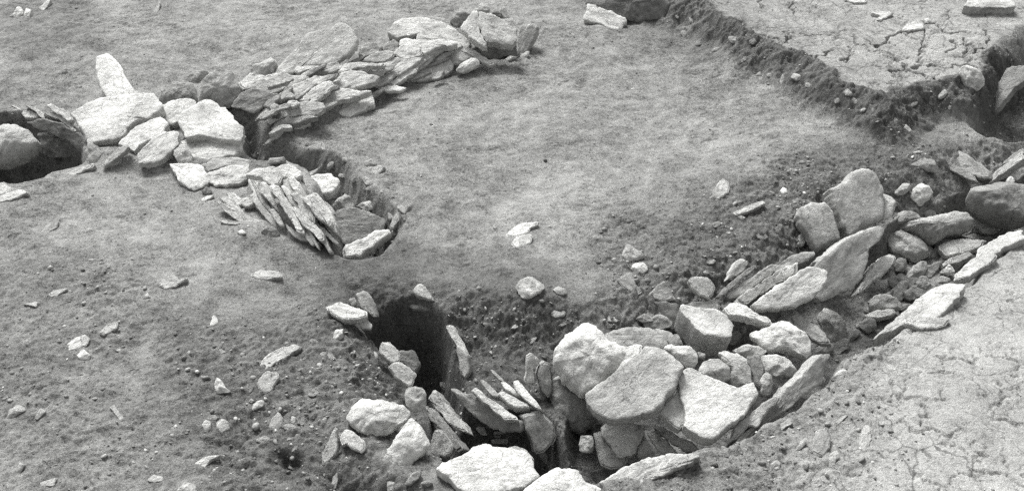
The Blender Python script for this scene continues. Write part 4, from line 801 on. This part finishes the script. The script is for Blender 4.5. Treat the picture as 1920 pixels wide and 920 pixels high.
# top left corner
S('rock','O',[(60,122),(100,100),(130,43),(162,60),(167,100),(140,132),(130,152),(105,127)],'white jagged stone in the top left corner',270,32,.05,.66)
S('rock','O',[(170,102),(190,53),(227,70),(222,102),(205,167),(185,167),(180,132)],'white stone right of the jagged one in the top left corner',270,32,.04,.60)
S('slab','O',[(262,97),(270,68),(310,30),(340,-5),(372,-5),(332,62),(290,107)],'long white slab slanting in the top left corner',275,20,.04,.58)
S('slate','O',[(1095,92),(1130,38),(1150,8),(1152,62),(1130,102)],'thin grey slate on the soil near the top edge, left half',270,26,.03,.36)
# soil slope right of centre
S('slab','7',[(495,227),(540,203),(620,173),(637,185),(560,222),(505,240)],'narrow stick-like pale stone on the soil right of centre',270,16,.03,.44)
S('slab','7',[(395,167),(420,108),(450,78),(477,95),(472,142),(430,177)],'faint grey slab flush with the soil above the stick-like stone',270,12,.02,.34)
S('rock','7',[(770,372),(775,323),(795,313),(807,345),(795,372)],'small grey stone under the left edge of the rounded leaning slab',270,36,.04,.36)
# ------------------------------------------------------------------ small packing stones that nothing tells apart
g_ = np.random.default_rng(21)
def blob(cx_, cy_, ln, wd, ang, k=9):
    th = np.sort((np.arange(k)+g_.uniform(-.3, .3, k))/k*2*math.pi); r = g_.uniform(.75, 1.12, k)
    x = np.cos(th)*r*ln/2; y = np.sin(th)*r*wd/2
    return np.stack([cx_+x*math.cos(ang)-y*math.sin(ang), cy_+x*math.sin(ang)+y*math.cos(ang)], 1)
def inside(p, poly):
    poly = np.array(poly, float)
    return sdf(np.array([p[0]]), np.array([p[1]]), poly)[0]
def scatter(poly, n, gap):
    poly = np.array(poly, float); out = []; tries = 0
    while len(out) < n and tries < 4000:
        tries += 1
        p = g_.uniform(poly.min(0), poly.max(0))
        if inside(p, poly) > 0 and all(np.hypot(*(p-q)) > gap for q in out): out.append(p)
    return out
for p in scatter([(470,215),(530,150),(640,115),(760,85),(880,85),(920,115),(800,150),(700,180),(600,215),(510,250)], 46, 13):
    S('slate','0',blob(p[0],p[1],g_.uniform(28,62),g_.uniform(6,12),R(g_.uniform(-38,-12))),'thin grey slate sliver packed between the larger slates of the tumbled wall',275,g_.uniform(20,34),.02,g_.uniform(.26,.46),lift=g_.uniform(.03,.065),group='slivers packed into the tumbled wall')
for p in scatter([(470,330),(560,318),(625,385),(628,450),(600,465),(540,425),(480,370)], 16, 10):
    S('slate','0',blob(p[0],p[1],g_.uniform(30,60),g_.uniform(6,10),R(g_.uniform(48,62))),'thin slate sliver wedged between the larger slates of the leaning stack',255,36,.03,g_.uniform(.36,.52),lift=g_.uniform(.03,.05),group='slivers wedged into the leaning stack')
for p in scatter([(1200,600),(1380,610),(1500,640),(1560,590),(1620,520),(1700,470),(1840,400),(1850,440),(1780,530),(1640,620),(1560,680),(1480,700),(1420,660),(1250,640)], 40, 22):
    s_ = g_.uniform(18, 42)
    S(['rock','slab'][int(g_.random() < .5)],'0',blob(p[0],p[1],s_*1.45,s_*.72,R(g_.uniform(-55,10)),7),'small grey stone packed among the bigger stones of the right channel',270,g_.uniform(25,45),s_*.0013,g_.uniform(.22,.38),lift=s_*.0006,group='packing stones of the right channel')
for p in scatter([(820,720),(900,700),(1000,740),(1040,800),(1060,860),(1000,880),(900,820),(820,800)], 14, 22):
    s_ = g_.uniform(14, 30)
    S('rock','0',blob(p[0],p[1],s_*1.4,s_*.7,R(g_.uniform(20,70))),'small dark stone lying in the bottom of the front pit',270,g_.uniform(25,45),s_*.001,g_.uniform(.18,.30),lift=s_*.0005,group='small stones in the bottom of the pit')
for p in scatter([(1260,20),(1400,70),(1560,160),(1660,200),(1800,160),(1820,200),(1690,240),(1560,190),(1400,130),(1260,60)], 22, 18):
    s_ = g_.uniform(8, 17)
    S('rock','0',blob(p[0],p[1],s_*1.3,s_*.8,g_.uniform(0,3)),'small stone bedded in the earth face of the clay platform',255,30,s_*.0015,g_.uniform(.20,.36),lift=s_*.0004,group='stones bedded in the platform face')
for p in scatter([(600,270),(690,320),(770,400),(740,440),(700,380),(620,310)], 12, 16):
    s_ = g_.uniform(8, 18)
    S('rock','0',blob(p[0],p[1],s_*1.3,s_*.8,g_.uniform(0,3)),'small stone bedded in the right earth wall of the trench',225,35,s_*.0015,g_.uniform(.2,.36),lift=s_*.0004,group='stones bedded in the trench wall')
for p in scatter([(900,540),(1040,560),(1240,470),(1420,380),(1540,330),(1560,400),(1420,470),(1340,560),(1200,590),(1040,640),(900,640)], 15, 40):
    s_ = g_.uniform(9, 24)
    S('slab','0',blob(p[0],p[1],s_*1.5,s_*.7,R(g_.uniform(-40,20)),6),'small stone half buried in the rubbly slope above the right channel',270,g_.uniform(15,35),s_*.0013,g_.uniform(.22,.40),lift=s_*.0001,group='small stones of the rubbly slope')
for p in scatter([(400,640),(560,610),(690,720),(640,780),(620,900),(440,900),(380,760)], 20, 34):
    s_ = g_.uniform(8, 22)
    S('slab','0',blob(p[0],p[1],s_*1.5,s_*.7,R(g_.uniform(-50,20)),6),'small stone half buried in the dark turned soil at lower left',270,g_.uniform(15,30),s_*.0012,g_.uniform(.2,.36),lift=s_*.0000,group='small stones in the turned soil')
# ------------------------------------------------------------------ gravel and clods: uncountable, one object
def gravel():
    ico = []
    t = (1+5**.5)/2
    base = np.array([(-1,t,0),(1,t,0),(-1,-t,0),(1,-t,0),(0,-1,t),(0,1,t),(0,-1,-t),(0,1,-t),(t,0,-1),(t,0,1),(-t,0,-1),(-t,0,1)], float)
    base /= np.linalg.norm(base[0])
    fi = np.array([(0,11,5),(0,5,1),(0,1,7),(0,7,10),(0,10,11),(1,5,9),(5,11,4),(11,10,2),(10,7,6),(7,1,8),(3,9,4),(3,4,2),(3,2,6),(3,6,8),(3,8,9),(4,9,5),(2,4,11),(6,2,10),(8,6,7),(9,8,1)])
    g = np.random.default_rng(5)
    n = 210000
    x = g.uniform(-3.7, 3.7, n); y = g.uniform(2.4, 7.6, n)
    i = np.clip(np.searchsorted(gx, x)-1, 0, len(gx)-1); j = np.clip(np.searchsorted(gy, y)-1, 0, len(gy)-1)
    dens = .14 + .38*rubble[j, i] + .45*slope[j, i]; dens *= 1-.8*clay[j, i]*(1-rubble[j, i])
    patch = np.clip(.6+1.6*perlin(np.stack([x*3.1, y*3.1, np.zeros(n)+4], -1)), .05, 1.4)
    k = g.random(n) < dens*patch*.42
    x, y = x[k], y[k]
    # coarser gravel where the soil was turned over
    m2 = 26000; xa, ya = g.uniform(-3.7, 3.7, m2), g.uniform(2.4, 7.6, m2)
    ia = np.clip(np.searchsorted(gx, xa)-1, 0, len(gx)-1); ja = np.clip(np.searchsorted(gy, ya)-1, 0, len(gy)-1)
    lower_right = region([(1400,830),(1500,760),(1600,690),(1660,740),(1660,900),(1400,990),(1290,940)], .2)
    ka = g.random(m2) < (.05*rubble[ja, ia]*(1-pitmask[ja, ia]) + .42*lower_right[ja, ia])
    n1 = len(x); x = np.concatenate([x, xa[ka]]); y = np.concatenate([y, ya[ka]]); n = len(x)
    r = .0036*np.exp(g.normal(0, .55, n)); r = np.clip(r, .002, .020)*(.62+.55*rubble[np.clip(np.searchsorted(gy, y)-1, 0, len(gy)-1), np.clip(np.searchsorted(gx, x)-1, 0, len(gx)-1)])
    r[n1:] = np.clip(.0062*np.exp(g.normal(0, .42, n-n1)), .003, .017)
    z = height_at(x, y) + r*.12
    V = base[None]*g.uniform(.55, 1.3, (n, 12, 1))*np.stack([g.uniform(.7, 1.6, n), g.uniform(.6, 1.2, n), g.uniform(.4, .9, n)], -1)[:, None, :]
    a = g.uniform(0, 6.28, n); b = g.normal(0, .35, n)
    ca, sa = np.cos(a)[:, None], np.sin(a)[:, None]; cb, sb = np.cos(b)[:, None], np.sin(b)[:, None]
    X1 = V[..., 0]*cb + V[..., 2]*sb; Z1 = -V[..., 0]*sb + V[..., 2]*cb
    V = np.stack([X1*ca-V[..., 1]*sa, X1*sa+V[..., 1]*ca, Z1], -1)*r[:, None, None] + np.stack([x, y, z], -1)[:, None, :]
    F = (fi[None]+12*np.arange(n)[:, None, None]).reshape(-1, 3)
    me = bpy.data.meshes.new('gravel'); co = V.reshape(-1, 3).astype(np.float32)
    me.vertices.add(len(co)); me.vertices.foreach_set('co', co.ravel())
    me.loops.add(F.size); me.loops.foreach_set('vertex_index', F.ravel().astype(np.int32))
    me.polygons.add(len(F)); me.polygons.foreach_set('loop_start', np.arange(0, F.size, 3, dtype=np.int32)); me.update(calc_edges=True)
    tone = np.repeat(np.clip(.21*np.exp(g.normal(0, .38, n)), .08, .58), 12)
    at = me.attributes.new('tone', 'FLOAT', 'POINT'); at.data.foreach_set('value', tone.astype(np.float32))
    m, nn, bb = mat_new('grit'); gg = G(nn)
    tc = nn.nodes.new('ShaderNodeTexCoord').outputs['Object']
    v = gg.math('MULTIPLY', gg.attr('tone'), gg.mp(gg.noise(tc, 160, 3, .7), .3, .7, .75, 1.25))
    nn.links.new(gg.grey(v), bb.inputs['Base Color'])
    nn.links.new(gg.bump(gg.noise(tc, 200, 3, .7), .004, .8), bb.inputs['Normal'])
    me.materials.append(m)
    ob = bpy.data.objects.new('gravel', me); ob['kind'] = 'stuff'; ob['category'] = 'gravel'
    ob['label'] = 'loose grit, crumbs of soil and small gravel strewn over the ground'
    C.collection.objects.link(ob)
gravel()
